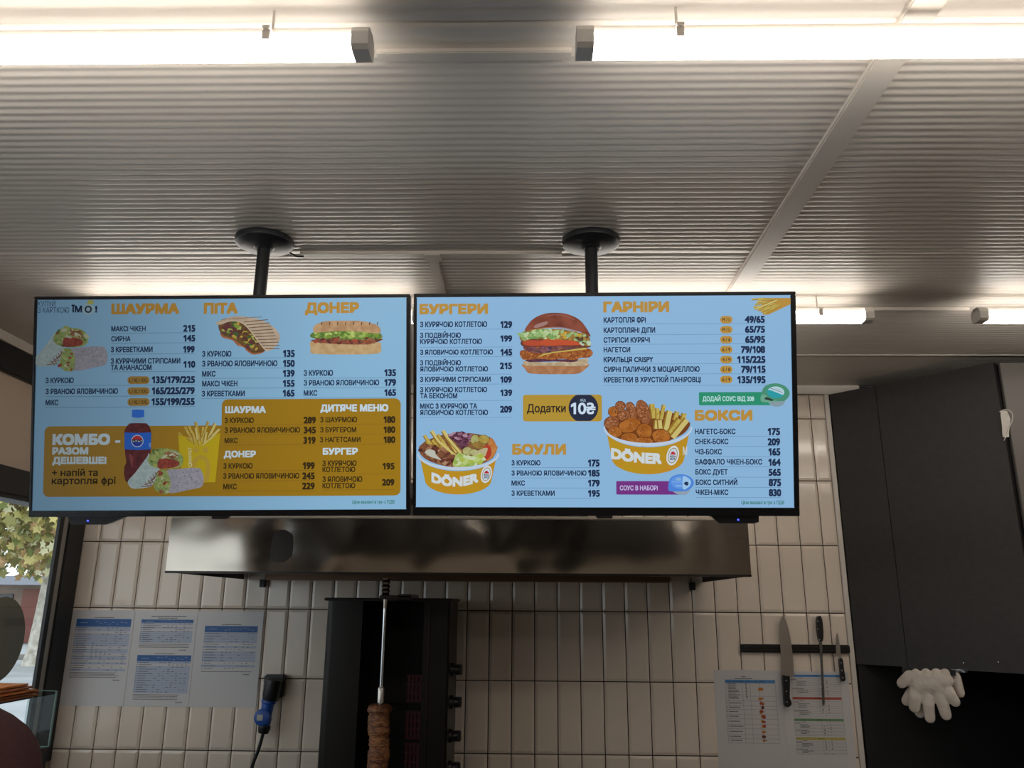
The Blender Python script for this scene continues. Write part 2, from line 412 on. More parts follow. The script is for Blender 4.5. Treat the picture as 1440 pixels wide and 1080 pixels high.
def bold_ring(off):
    if off < 0.005: return [(0, 0)]
    if off < 0.05: return [(-1, -1), (1, -1), (1, 1), (-1, 1), (0, 0), (0, 1), (0, -1)]
    return [(0, 0)] + [(x, z) for x in (-1, -0.33, 0.33, 1) for z in (-1, 1)] + [(-1, 0), (1, 0)]
class Screen:
    """a television's local plane: x right, z up, -y to the viewer. Menu artwork is laid out on that plane in the units of the photo."""
    def __init__(s, root, pos, rot):
        s.root = root; s.M = Matrix.Translation(pos) @ Euler(rot).to_matrix().to_4x4(); s.I = s.M.inverted()
        s.o = s.I @ CAM; s.layer = 0.0016
    def __call__(s, px, py):
        d = s.I.to_3x3() @ ray(px, py); t = -s.o.y / d.y; p = s.o + d * t
        return p.x, p.z
    def put(s, b, pts2, fs, col, y):
        b.add([(u, -y, v) for u, v in pts2], fs, col)
    def text(s, b, st, x0, x1, top, base, col, off=0.02, y=0.0012, cap=True):
        vs, fs = text_geo(st)
        u0, v0 = s(x0, base); u1, _ = s(x1, base); _, vt = s(x0, top)
        a0 = min(v[0] for v in vs); a1 = max(v[0] for v in vs)
        rr = off * (vt - v0)                                    # stroke weight: overlapping copies shifted by rr
        sx = (u1 - u0 - 2 * rr) / (a1 - a0); sz = (vt - v0 - 2 * rr) / 0.682
        for dx, dz in bold_ring(off): s.put(b, [(u0 + rr + (v[0] - a0) * sx + dx * rr, v0 + rr + v[1] * sz + dz * rr) for v in vs], fs, col, y)
    def rule(s, b, x0, x1, py, col, w=0.5, y=0.001):
        u0, v = s(x0, py); u1, _ = s(x1, py); h = 0.00092 * w
        s.put(b, [(u0, v - h), (u1, v - h), (u1, v + h), (u0, v + h)], [(0, 1, 2, 3)], col, y)
    def rrect(s, b, x0, x1, y0, y1, r, col, y=0.0006, n=6):
        u0, v1 = s(x0, y0); u1, v0 = s(x1, y1); r *= 0.00184; pts = []
        for cx, cz, a in ((u1 - r, v1 - r, 0), (u0 + r, v1 - r, 90), (u0 + r, v0 + r, 180), (u1 - r, v0 + r, 270)):
            for i in range(n + 1):
                t = math.radians(a + 90 * i / n); pts.append((cx + r * math.cos(t), cz + r * math.sin(t)))
        s.put(b, pts, [list(range(len(pts)))], col, y)

class Art:
    """a flat printed picture built from outlines, given in a frame (ox, oy, scale) of the photo"""
    def __init__(s, scr, ox, oy, sc, y=0.0018):
        s.S, s.ox, s.oy, s.sc, s.y, s.b = scr, ox, oy, sc, y, MB()
    def p(s, q): return s.S(s.ox + q[0] * s.sc, s.oy + q[1] * s.sc)
    def poly(s, pts, col, smooth=True, n=5):
        if smooth: pts = spline(pts, n)
        s.y += 0.00004
        s.S.put(s.b, [s.p(q) for q in pts], [list(range(len(pts)))], col, s.y); return s
    def ell(s, cx, cy, rx, ry, col, rot=0, n=28, jit=0):
        c, d = math.cos(rot), math.sin(rot); pts = []
        for i in range(n):
            t = 2 * PI * i / n; k = 1 + random.uniform(-jit, jit); a, e = rx * math.cos(t) * k, ry * math.sin(t) * k
            pts.append((cx + a * c - e * d, cy + a * d + e * c))
        return s.poly(pts, col, False)
    def line(s, pts, w, col, smooth=True):
        if smooth and len(pts) > 2: pts = spline(pts, 5, False)
        L = []; R = []
        for i, q in enumerate(pts):
            a = pts[max(i - 1, 0)]; e = pts[min(i + 1, len(pts) - 1)]
            dx, dy = e[0] - a[0], e[1] - a[1]; l = math.hypot(dx, dy) or 1
            L.append((q[0] - dy / l * w / 2, q[1] + dx / l * w / 2)); R.append((q[0] + dy / l * w / 2, q[1] - dx / l * w / 2))
        return s.poly(L + R[::-1], col, False)
    def scatter(s, n, inside, size, cols, elong=1.6):
        """small shreds inside a polygon"""
        xs = [q[0] for q in inside]; ys = [q[1] for q in inside]; k = 0; tries = 0
        while k < n and tries < n * 30:
            tries += 1
            x, y = random.uniform(min(xs), max(xs)), random.uniform(min(ys), max(ys)); odd = False; j = len(inside) - 1
            for i in range(len(inside)):
                if (inside[i][1] > y) != (inside[j][1] > y) and x < (inside[j][0] - inside[i][0]) * (y - inside[i][1]) / (inside[j][1] - inside[i][1]) + inside[i][0]: odd = not odd
                j = i
            if not odd: continue
            r = size * random.uniform(0.6, 1.3)
            s.ell(x, y, r * elong, r, random.choice(cols), random.uniform(-0.9, 0.9), 8, 0.25); k += 1
        return s
    def text(s, st, x0, x1, top, base, col, off=0.05, arc=None):
        vs, fs = text_geo(st); s.y += 0.00004; h = base - top; rr = off * h
        a0 = min(v[0] for v in vs); a1 = max(v[0] for v in vs)
        for dx, dz in bold_ring(off):
            pts = []
            for v in vs:
                t = (v[0] - a0) / (a1 - a0); x = x0 + rr + (x1 - x0 - 2 * rr) * t + dx * rr
                yy = base - rr - v[1] / 0.682 * (h - 2 * rr) - dz * rr
                if arc: yy += arc(t)
                pts.append(s.p((x, yy)))
            s.S.put(s.b, pts, fs, col, s.y)
        return s
    def strip(s, P, Q, col):
        s.y += 0.00004; n = len(P)
        s.S.put(s.b, [s.p(q) for q in P] + [s.p(q) for q in Q], [(i, i + 1, n + i + 1, n + i) for i in range(n - 1)], col, s.y); return s
    def obj(s, name, parent, label=None):
        o = s.b.obj(name, None, parent, fix=False)
        if label: o['label'] = label
        return o

def make_tv(pos, rot, label, disp, box, nub, blue, group='menu screens hanging from the ceiling'):
    r = empty('menu_screen', pos, rot); S = Screen(r, pos, rot); w, h = TVW / 2, TVH / 2
    (dx0, dz1), (dx1, dz0) = S(*disp[0]), S(*disp[1])
    b = MB()
    b.rbox((-w, 0.001, -h), (w, 0.03, h), 0.002)                       # shell
    b.rbox((-w * 0.78, 0.028, -h * 0.9), (w * 0.78, 0.062, h * 0.45), 0.01)
    b.obj('back_shell', M_blackp, r)
    b = MB(); t = -0.0045
    b.rbox((-w, t, dz1), (w, 0.004, h), 0.0012); b.rbox((-w, t, -h), (w, 0.004, dz0), 0.0012)
    b.rbox((-w, t, dz0), (dx0, 0.004, dz1), 0.0012); b.rbox((dx1, t, dz0), (w, 0.004, dz1), 0.0012)
    b.obj('bezel', M_bezel, r)
    MB().box((dx0 + 0.01, t - 0.0006, dz0 - 0.0046), (dx1 - 0.01, t + 0.001, dz0 - 0.0034)).obj('trim_line', M_steeld, r)
    ux, uz = S(*nub); MB().rbox((ux - 0.020, -0.004, -h - 0.007), (ux + 0.020, 0.02, -h + 0.002), 0.002).obj('sensor_lip', M_blackp, r)
    pts = [S(*q) for q in box]
    bx = MB().prism(pts, lambda u, v, d: (u, d, v), 0.004, 0.034).obj('receiver_box', M_blackp, r)
    lx, lz = S(*blue)
    MB().lathe([(0.0022, 0.0), (0.0022, 0.0022), (0.001, 0.003)], (lx, 0.004, lz), 10, axis=(0, -1, 0)).obj('indicator_light', M_led, bx)
    tag(r, label, 'screen', group)
    return r, S, (dx0, dx1, dz0, dz1)

def lines(S, parent, name, rows, col, rule_col, label=None):
    """rows: ('t', text, x0, x1, top, base) names, ('p', ...) prices, ('r', x0, x1, y) rules"""
    for q in rows:
        b = MB()
        if q[0] == 't': S.text(b, *q[1:], col, 0.038)
        elif q[0] == 'p': S.text(b, *q[1:], col, 0.06)
        else: S.rule(b, *q[1:], rule_col)
        b.obj({'t': 'menu_text', 'p': 'price_text', 'r': 'rule_line'}[q[0]], None, parent, fix=False)

def head(S, parent, st, x0, x1, top, base, col, off=0.085):
    b = MB(); S.text(b, st, x0, x1, top, base, col, off); return b.obj('heading', None, parent, fix=False)

# ---- left screen (oblique-view dimming towards the left is painted into its glow)
ANGLE_FADE = ((-0.60, 0.34), (0.45, 1.0))
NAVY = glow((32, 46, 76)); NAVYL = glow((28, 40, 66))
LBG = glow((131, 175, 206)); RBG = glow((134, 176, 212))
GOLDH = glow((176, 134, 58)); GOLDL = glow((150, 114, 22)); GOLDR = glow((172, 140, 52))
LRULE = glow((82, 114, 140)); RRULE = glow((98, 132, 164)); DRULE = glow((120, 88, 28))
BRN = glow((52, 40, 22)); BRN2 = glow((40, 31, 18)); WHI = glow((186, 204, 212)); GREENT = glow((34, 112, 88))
PILL = glow((150, 118, 52)); PILLT = glow((84, 68, 40))
POSL = Vector((-0.783, 1.9677, 2.0852)); ROTL = (math.radians(12.42), math.radians(-0.58), math.radians(0.53))
tvl, SL, dl = make_tv(POSL, ROTL, 'left hanging menu screen with a gold combo panel and cola bottle picture',
                      ((53.0, 421.8), (571.2, 716.0)), [(94, 725), (97, 738), (147.8, 738), (172, 728), (172, 724)], (309, 724), (122.5, 732.6))
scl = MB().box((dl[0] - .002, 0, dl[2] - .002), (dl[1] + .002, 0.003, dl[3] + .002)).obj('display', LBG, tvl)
S = SL
lines(S, scl, 'list', [
 ('t', 'МАКСІ ЧІКЕН', 156.7, 205.1, 459.1, 466.2), ('p', '215', 257.8, 274.9, 457.1, 466.7), ('r', 156.5, 275, 468.6),
 ('t', 'СИРНА', 156.7, 183.8, 473.3, 480.2), ('p', '145', 258.2, 274.9, 471.1, 480.4), ('r', 156.5, 275, 482.7),
 ('t', 'З КРЕВЕТКАМИ', 156, 214.9, 488.2, 495.6), ('p', '199', 257.8, 274, 486.7, 496), ('r', 156, 275, 498.2),
 ('t', 'З КУРЯЧИМИ СТРІПСАМИ', 156, 253.8, 504.4, 511.8), ('t', 'ТА АНАНАСОМ', 156, 213.3, 513.3, 520.7), ('p', '110', 258.2, 274.9, 507.8, 517.1), ('r', 155.5, 275, 523),
 ('t', 'З КУРКОЮ', 64.4, 104, 531.6, 538.9), ('p', '135/179/225', 213.8, 274.4, 529.3, 539.1), ('r', 64.2, 274.8, 542.2),
 ('t', 'З РВАНОЮ ЯЛОВИЧИНОЮ', 64.4, 166.2, 547.1, 554.4), ('p', '165/225/279', 213.8, 274, 544.7, 554.7), ('r', 64.2, 274.8, 557.8),
 ('t', 'МІКС', 64.4, 82.2, 562.7, 570), ('p', '155/199/255', 213.3, 274, 560, 570), ('r', 64.2, 274.6, 572.9)], NAVY, LRULE)
lines(S, scl, 'list', [
 ('t', 'З КУРКОЮ', 284.4, 325.6, 494.2, 501.8), ('p', '135', 398.2, 414.7, 492.2, 502.2), ('r', 284.4, 415, 503.8),
 ('t', 'З РВАНОЮ ЯЛОВИЧИНОЮ', 284.4, 390.2, 507.8, 515.6), ('p', '150', 398.2, 414.7, 506.2, 516), ('r', 284.4, 415, 518),
 ('t', 'МІКС', 284.4, 303.3, 522.2, 529.8), ('p', '139', 398, 414.5, 520.2, 530), ('r', 284.2, 415, 532.2),
 ('t', 'МАКСІ ЧІКЕН', 284.4, 334, 536, 543.6), ('p', '155', 398, 414.5, 534.4, 544), ('r', 284, 415, 546.2),
 ('t', 'З КРЕВЕТКАМИ', 284, 344.4, 550, 557.6), ('p', '165', 397.8, 414.4, 548.2, 557.8), ('r', 284, 415, 560.4)], NAVY, LRULE)
lines(S, scl, 'list', [
 ('t', 'З КУРКОЮ', 427.3, 468.4, 521, 528.7), ('p', '135', 540.7, 557.1, 519.3, 529.1), ('r', 427.3, 557.5, 531.8),
 ('t', 'З РВАНОЮ ЯЛОВИЧИНОЮ', 427.3, 533.3, 534.9, 542.3), ('p', '179', 540.7, 557.1, 533.1, 542.9), ('r', 427.3, 557.5, 545.6),
 ('t', 'МІКС', 427.3, 446.2, 549.3, 556.7), ('p', '165', 540.7, 557.1, 547.3, 556.9), ('r', 427.3, 557.5, 560)], NAVY, LRULE)
head(S, scl, 'ШАУРМА', 156.7, 252.2, 427.8, 442.2, GOLDH); head(S, scl, 'ПІТА', 286.7, 334.4, 426.7, 441.6, GOLDH); head(S, scl, 'ДОНЕР', 428.9, 504.9, 426.2, 440.7, GOLDH)
for y0, y1, b0, b1 in ((529.3, 540, 532.2, 537.6), (544.7, 555.4, 547.6, 553), (560, 570.7, 562.9, 568.3)):
    b = MB(); S.rrect(b, 179.6, 210.4, y0, y1, 5, PILL, 0.0008); S.text(b, 'L / XL / XXL', 182.2, 208.2, b0, b1, PILLT, 0.03); b.obj('size_badge', None, scl, fix=False)
b = MB(); S.text(b, 'КУПУЙ', 53.6, 78, 424, 431, NAVYL, 0); S.text(b, 'З КАРТКОЮ', 53.6, 97.5, 432.9, 440, NAVYL, 0.0); b.obj('card_text', None, scl, fix=False)
A = Art(S, 0, 400, 0.22222)
A.ell(562, 158, 40, 36, glow((150, 180, 190))); A.poly([(556, 125), (562, 98), (575, 103), (586, 97), (596, 118), (580, 126)], glow((168, 170, 84)))
A.ell(561, 158, 23, 23, NAVYL); A.ell(561, 158, 13, 13, glow((150, 180, 190)))
A.text('ЇМ', 455, 522, 137, 178, NAVYL, 0.055); A.text('!', 605, 618, 137, 178, NAVYL, 0.05); A.obj('card_emblem', scl)
b = MB()
u0, v1 = S(312.2, 561.6); S.rrect(b, 312.2, 563.3, 561.6, 696.7, 8, GOLDL, 0.0006); S.rrect(b, 63, 330, 599.6, 697.6, 8, GOLDL, 0.0005)
S.rrect(b, 300, 330, 610, 696.9, 1, GOLDL, 0.00055); b.obj('combo_panel', None, scl, fix=False)
for a in (('ШАУРМА', 316.7, 374, 571.8, 581.1), ('ДИТЯЧЕ МЕНЮ', 450.7, 546.2, 569.3, 578.9), ('ДОНЕР', 314.9, 360, 634.4, 643.3), ('БУРГЕР', 454, 503.3, 630.4, 639.6)):
    head(S, scl, *a, WHI, 0.07)
lines(S, scl, 'list', [
 ('t', 'З КУРКОЮ', 316, 357.1, 587.8, 595.1), ('p', '289', 427.1, 444.4, 586.2, 595.6), ('r', 316, 445, 597.5),
 ('t', 'З РВАНОЮ ЯЛОВИЧИНОЮ', 316, 422.2, 601.6, 608.9), ('p', '345', 427.1, 444.4, 600.2, 609.6), ('r', 316, 445, 611.5),
 ('t', 'МІКС', 316, 334.4, 616.2, 623.3), ('p', '319', 426.7, 444, 614.4, 624), ('r', 316, 445, 626),
 ('t', 'З ШАУРМОЮ', 450.4, 502.2, 586.9, 594), ('p', '180', 539.6, 556, 585.3, 594.9), ('r', 450.4, 556.7, 596.6),
 ('t', 'З БУРГЕРОМ', 450.4, 501.1, 601.1, 608.2), ('p', '180', 539.6, 556, 599.6, 608.9), ('r', 450.4, 556.7, 610.5),
 ('t', 'З НАГЕТСАМИ', 450, 507.1, 615, 622), ('p', '180', 539.6, 556, 613.6, 623.1), ('r', 450.4, 556.7, 624.8),
 ('t', 'З КУРКОЮ', 314.4, 355.3, 651.8, 659.1), ('p', '199', 426, 442.7, 650, 660), ('r', 314.4, 443.5, 662.2),
 ('t', 'З РВАНОЮ ЯЛОВИЧИНОЮ', 314, 421, 665.8, 673.3), ('p', '245', 425.1, 442.7, 664.4, 674.2), ('r', 314, 443.5, 676.4),
 ('t', 'МІКС', 314, 333.1, 680.7, 688.2), ('p', '229', 424.9, 442.7, 678.7, 688.4), ('r', 314, 443, 690.8),
 ('t', 'З КУРЯЧОЮ', 453.6, 501.6, 648, 655.3), ('t', 'КОТЛЕТОЮ', 453.6, 499.6, 656.9, 664), ('p', '195', 538.2, 554.9, 650.9, 660.2), ('r', 453.6, 555, 666.6),
 ('t', 'З ЯЛОВИЧОЮ', 453.6, 509.6, 670.4, 677.8), ('t', 'КОТЛЕТОЮ', 453.6, 499.6, 679.6, 686.7), ('p', '209', 537.3, 554.7, 673.6, 682.9), ('r', 453.6, 555, 689)], BRN, DRULE)
b = MB(); S.text(b, 'Ціни вказані в грн з ПДВ', 495.6, 554.9, 703.6, 708.3, GREENT, 0.02); b.obj('price_note', None, scl, fix=False)
b = MB(); S.text(b, 'КОМБО', 74, 154.9, 611, 626, WHI, 0.085); S.text(b, '-', 162.2, 169.3, 611, 626, WHI, 0.05)
S.text(b, 'РАЗОМ', 73.8, 124.4, 629.6, 639.3, WHI, 0.08); S.text(b, 'ДЕШЕВШЕ!', 73.8, 150, 642.9, 652.7, WHI, 0.08); b.obj('combo_heading', None, scl, fix=False)
b = MB(); S.text(b, '+ напій та', 73.3, 137.8, 660.2, 669.6, BRN2, 0.03); S.text(b, 'картопля фрі', 72.9, 162.9, 671.5, 681, BRN2, 0.03); b.obj('combo_text', None, scl, fix=False)

TORT = glow((150, 168, 170), rgb2=(168, 184, 182), scale=120); TORT2 = glow((140, 140, 150), rgb2=(158, 154, 164), scale=160)
GRILLM = glow((110, 72, 52)); LET = glow((112, 132, 70), rgb2=(150, 164, 100), scale=220); MEAT = glow((112, 70, 48), rgb2=(150, 104, 74), scale=200)
TOM = glow((120, 50, 42), rgb2=(146, 66, 50), scale=200); CRM = glow((176, 180, 150)); DKG = glow((84, 104, 52))
def wraps(ox, oy, sc):
    """two cut rolls: coordinates of the big one's crop"""
    A = Art(S, ox, oy, sc)
    return A
def roll_art(A):
    A.poly([(155, 840), (235, 745), (350, 590), (370, 560), (460, 690), (470, 730), (400, 880), (330, 905), (230, 915), (180, 900)], TORT)
    for i in range(5):
        A.line([(290 + i * 34, 895 - i * 22), (400 + i * 14, 880 - i * 34)], 8, GRILLM); A.line([(330 + i * 26, 850 - i * 26), (370 + i * 18, 905 - i * 30)], 7, GRILLM)
    out = [(355, 620), (400, 545), (470, 508), (560, 512), (650, 530), (700, 575), (715, 620), (690, 690), (600, 712), (520, 715), (440, 700), (385, 680)]
    A.poly(out, LET); A.scatter(26, out, 17, [LET, DKG, CRM, MEAT, glow((150, 160, 90))], 1.7)
    A.poly([(470, 620), (560, 610), (660, 640), (650, 690), (540, 710), (460, 700)], TOM)
    A.poly([(540, 545), (640, 550), (660, 600), (600, 600), (540, 585)], MEAT); A.scatter(8, [(540, 540), (650, 540), (660, 610), (500, 620)], 12, [CRM, MEAT], 3)
    A.poly([(540, 740), (640, 715), (860, 705), (905, 745), (922, 800), (905, 890), (800, 920), (590, 960), (565, 900), (580, 830)], TORT2)
    A.scatter(16, [(600, 740), (860, 730), (890, 860), (620, 930)], 4, [glow((104, 100, 106))], 1.8)
    o2 = [(470, 730), (540, 730), (580, 800), (585, 880), (560, 960), (500, 960), (430, 920), (420, 880), (440, 820)]
    A.poly(o2, LET); A.scatter(20, o2, 15, [LET, MEAT, TOM, CRM, glow((150, 164, 90))], 1.6)
    return A
A = Art(S, 29.9, 419.3, 0.1355)                                   # upper picture (same two rolls)
A.sc = 0.1355; A.ox, A.oy = 158 - 923 * 0.1355 - 5.5, 463 - 515 * 0.1295 - 4.5
roll_art(A).obj('wrap_picture', scl)
# bottle, fries, rolls
COLA = glow((72, 22, 26), rgb2=(96, 34, 36), scale=90)
A = Art(S, 160, 560, 0.13889)
A.poly([(200, 195), (300, 195), (312, 235), (345, 262), (150, 262), (190, 235)], glow((128, 166, 190)), False)
A.poly([(155, 262), (200, 253), (300, 253), (345, 262), (380, 330), (382, 400), (378, 520), (372, 580), (360, 650), (378, 720), (370, 860), (160, 860), (112, 800), (110, 700), (130, 650), (118, 560), (112, 400), (112, 330)], COLA)
A.poly([(112, 346), (240, 352), (382, 346), (380, 518), (240, 524), (112, 518)], glow((30, 92, 190)), False)
A.poly([(188, 118), (248, 114), (310, 118), (312, 190), (248, 200), (186, 190)], glow((40, 104, 200)), False)
A.ell(242, 433, 62, 62, glow((190, 200, 215)))
import math as _m
A.poly([(242 + 55 * _m.cos(t), 433 + 55 * _m.sin(t)) for t in [PI * 1.06 + PI * 0.88 * i / 12 for i in range(13)]], glow((172, 40, 52)), False)
A.poly([(242 + 55 * _m.cos(t), 433 + 55 * _m.sin(t)) for t in [PI * 0.06 + PI * 0.88 * i / 12 for i in range(13)]], glow((26, 52, 150)), False)
A.text('PEPSI', 187, 297, 418, 447, glow((22, 26, 44)), 0.06)
for y in (458, 474, 490): A.line([(360, y), (380, y + 2)], 7, glow((150, 178, 206)), False)
A.poly([(160, 560), (200, 600), (190, 700), (170, 640)], glow((120, 56, 58)))
A.obj('bottle_picture', scl)
FRY = glow((172, 148, 62), rgb2=(188, 170, 88), scale=150); FRYD = glow((142, 108, 38)); FRYL = glow((196, 182, 110))
def fry(A, x0, y0, x1, y1, w, c=None):
    dx, dy = x1 - x0, y1 - y0; l = math.hypot(dx, dy); nx, ny = -dy / l * w / 2, dx / l * w / 2
    A.poly([(x0 + nx, y0 + ny), (x1 + nx, y1 + ny), (x1 - nx, y1 - ny), (x0 - nx, y0 - ny)], FRYD, False)
    k = 0.45
    A.poly([(x0 + nx * k, y0 + ny * k), (x1 + nx * k, y1 + ny * k), (x1 - nx, y1 - ny), (x0 - nx, y0 - ny)], c or random.choice((FRY, FRY, FRYL)), False)
A = Art(S, 160, 560, 0.13889)
A.poly([(655, 365), (700, 380), (840, 430), (980, 400), (1080, 350), (1060, 560), (1030, 850), (700, 850), (668, 560)], glow((182, 160, 22)), False)
for x0, y0, x1, y1, w in ((720, 290, 800, 440, 34), (760, 280, 830, 440, 30), (830, 240, 870, 420, 30), (905, 290, 890, 440, 34), (960, 235, 900, 400, 26), (1030, 255, 960, 400, 34), (1070, 310, 980, 400, 34),
                          (800, 350, 830, 470, 30), (860, 380, 870, 480, 26), (1000, 390, 900, 470, 24), (660, 350, 690, 380, 22), (745, 400, 800, 440, 24), (940, 340, 920, 460, 28), (830, 300, 850, 420, 26)):
    fry(A, x0, y0, x1, y1, w)
OKG = glow((176, 148, 52))
A.ell(838, 525, 33, 31, OKG); A.ell(935, 525, 30, 31, OKG)
A.line([(815, 720), (820, 650), (850, 610), (890, 595), (930, 612), (955, 660), (960, 740), (945, 810), (915, 840)], 44, OKG)
vs_, fs_ = text_geo('МАРКЕТ')
A.y += 0.0001; A.S.put(A.b, [A.p((790 - (v[1] + 0.06) * 0 - 30 + (0.74 - v[1]) * 44, 650 - v[0] * 37)) for v in vs_], fs_, glow((200, 204, 180)), A.y)
A.line([(760, 672), (775, 655), (795, 668), (785, 690), (762, 688)], 8, glow((200, 204, 180)))
A.obj('fries_picture', scl)
A = Art(S, 160, 560, 0.13889, y=0.006); roll_art(A).obj('wrap_picture', scl)
# pita
A = Art(S, 300, 430, 0.180556)
A.poly([(70, 200), (120, 240), (200, 270), (290, 320), (400, 340), (380, 370), (310, 380), (260, 350), (240, 325), (190, 310), (150, 270), (80, 250), (55, 220)], glow((150, 92, 60), rgb2=(166, 110, 74), scale=90))
A.poly([(45, 150), (130, 120), (230, 125), (330, 235), (410, 340), (320, 368), (260, 335), (160, 262), (70, 225)], glow((84, 56, 36), rgb2=(110, 84, 46), scale=140))
A.scatter(75, [(45, 150), (130, 125), (230, 130), (330, 240), (400, 330), (310, 360), (260, 330), (160, 240), (70, 200)], 12, [glow((84, 52, 38)), glow((110, 74, 40)), glow((178, 150, 66)), glow((120, 144, 56)), glow((160, 170, 90)), glow((62, 92, 44)), glow((96, 50, 56))], 1.7)
A.poly([(25, 135), (90, 105), (160, 85), (230, 85), (310, 95), (380, 115), (450, 150), (500, 195), (523, 240), (510, 290), (470, 335), (430, 355), (400, 335), (340, 260), (280, 180), (220, 130), (150, 118), (60, 150)], glow((172, 152, 130), rgb2=(186, 168, 146), scale=60))
for i in range(10):
    y = 128 + i * 23; x0 = 245 + i * 17
    A.line([(x0, y), (min(520, 430 + i * 12), y - 18 + i * 2)], 6.5, glow((110, 84, 66)), False)
for i in range(6): A.line([(70 + i * 50, 112 - i * 4), (110 + i * 55, 100 - i * 2)], 4, glow((120, 96, 78)), False)
A.line([(30, 140), (150, 120), (225, 134), (285, 185), (345, 265), (405, 340), (430, 352)], 7, glow((196, 178, 152)))
A.obj('pita_picture', scl)
# doner roll
A = Art(S, 300, 430, 0.180556)
A.poly([(765, 280), (900, 285), (1100, 300), (1290, 285), (1305, 320), (1300, 365), (1200, 378), (1000, 380), (850, 378), (765, 370), (758, 330)], glow((176, 144, 100), rgb2=(188, 160, 118), scale=60))
A.poly([(775, 265), (1000, 250), (1290, 255), (1305, 272), (1200, 300), (1000, 300), (800, 285)], glow((112, 64, 50), rgb2=(136, 84, 62), scale=140))
A.poly([(770, 250), (785, 205), (900, 195), (1100, 192), (1280, 205), (1295, 262), (1000, 262)], glow((84, 108, 46), rgb2=(124, 146, 72), scale=140))
A.scatter(34, [(790, 258), (1290, 250), (1290, 285), (1150, 298), (810, 285)], 9, [glow((96, 50, 40)), glow((140, 92, 66)), glow((160, 66, 50)), glow((120, 72, 52)), glow((84, 44, 44))], 2.2)
A.scatter(48, [(770, 250), (785, 215), (900, 210), (1100, 205), (1280, 215), (1290, 245), (1000, 240)], 12, [glow((112, 140, 52)), glow((150, 174, 84)), glow((84, 118, 48)), glow((176, 190, 110))], 1.6)
A.poly([(780, 190), (790, 160), (830, 135), (900, 120), (1040, 118), (1160, 122), (1260, 145), (1300, 175), (1305, 205), (1280, 218), (1200, 210), (1100, 200), (1000, 198), (880, 205), (800, 210)], glow((166, 128, 92), rgb2=(184, 150, 112), scale=60))
for i in range(8): A.line([(850 + i * 62, 128), (846 + i * 62, 152)], 8, glow((104, 74, 54)), False)
A.obj('sandwich_picture', scl)

# ---- right screen
ANGLE_FADE = None
NAVY = glow((32, 46, 76)); NAVYL = glow((28, 40, 66))
LBG = glow((131, 175, 206)); RBG = glow((134, 176, 212))
GOLDH = glow((176, 134, 58)); GOLDL = glow((150, 114, 22)); GOLDR = glow((172, 140, 52))
LRULE = glow((82, 114, 140)); RRULE = glow((98, 132, 164)); DRULE = glow((120, 88, 28))
BRN = glow((52, 40, 22)); BRN2 = glow((40, 31, 18)); WHI = glow((186, 204, 212)); GREENT = glow((34, 112, 88))
PILL = glow((150, 118, 52)); PILLT = glow((84, 68, 40))
POSR = Vector((0.1894, 1.9663, 2.0911)); ROTR = (math.radians(12.69), math.radians(-0.11), math.radians(-0.56))
tvr, SR, dr = make_tv(POSR, ROTR, 'right hanging menu screen with a burger picture and two snack bowls',
                      ((586.4, 418.2), (1116.6, 713.9)), [(999.5, 725), (1003, 728), (1012, 736.2), (1060, 736.6), (1067.8, 734.5), (1067.8, 725)], (850, 723), (1038.5, 731.2))
scr = MB().box((dr[0] - .002, 0, dr[2] - .002), (dr[1] + .002, 0.003, dr[3] + .002)).obj('display', RBG, tvr)
S = SR
K = 'З КУРЯЧОЮ КОТЛЕТОЮ'
lines(S, scr, 'list', [
 ('t', K, 590.8, 685.1, 452.9, 460.3), ('p', '129', 703.8, 720.3, 451.7, 461.3), ('r', 590.4, 720.7, 463.4),
 ('t', 'З ПОДВІЙНОЮ', 590.8, 648.2, 468.4, 475.3), ('t', 'КУРЯЧОЮ КОТЛЕТОЮ', 590.8, 677.9, 477.2, 484), ('p', '199', 703.8, 720.3, 471.6, 480.7), ('r', 590.4, 720.7, 488.5),
 ('t', 'З ЯЛОВИЧОЮ КОТЛЕТОЮ', 590.8, 693.3, 492.2, 499), ('p', '145', 703.8, 720.3, 490.8, 500.1), ('r', 590.4, 720.7, 501.9),
 ('t', 'З ПОДВІЙНОЮ', 590.8, 648.2, 507, 513.8), ('t', 'ЯЛОВИЧОЮ КОТЛЕТОЮ', 590.8, 686.3, 515.9, 522.7), ('p', '215', 703, 720, 509.9, 519.2), ('r', 590.4, 720.7, 526.5),
 ('t', 'З КУРЯЧИМИ СТРІПСАМИ', 590.8, 690, 530.3, 537.3), ('p', '109', 703.6, 720, 529.3, 538.4), ('r', 590.4, 720.7, 540.4),
 ('t', K, 590.8, 685.1, 544.7, 551.7), ('t', 'ТА БЕКОНОМ', 590.8, 643, 553.4, 560.4), ('p', '139', 703.8, 720.3, 547.8, 557), ('r', 590.4, 720.7, 563.4),
 ('t', 'МІКС З КУРЯЧОЮ ТА', 590.8, 671, 567.8, 574.8), ('t', 'ЯЛОВИЧОЮ КОТЛЕТОЮ', 590.8, 686.3, 576.8, 583.8), ('p', '209', 703.2, 720.3, 570.7, 580.4), ('r', 590.4, 720.7, 587.1)], NAVY, RRULE)
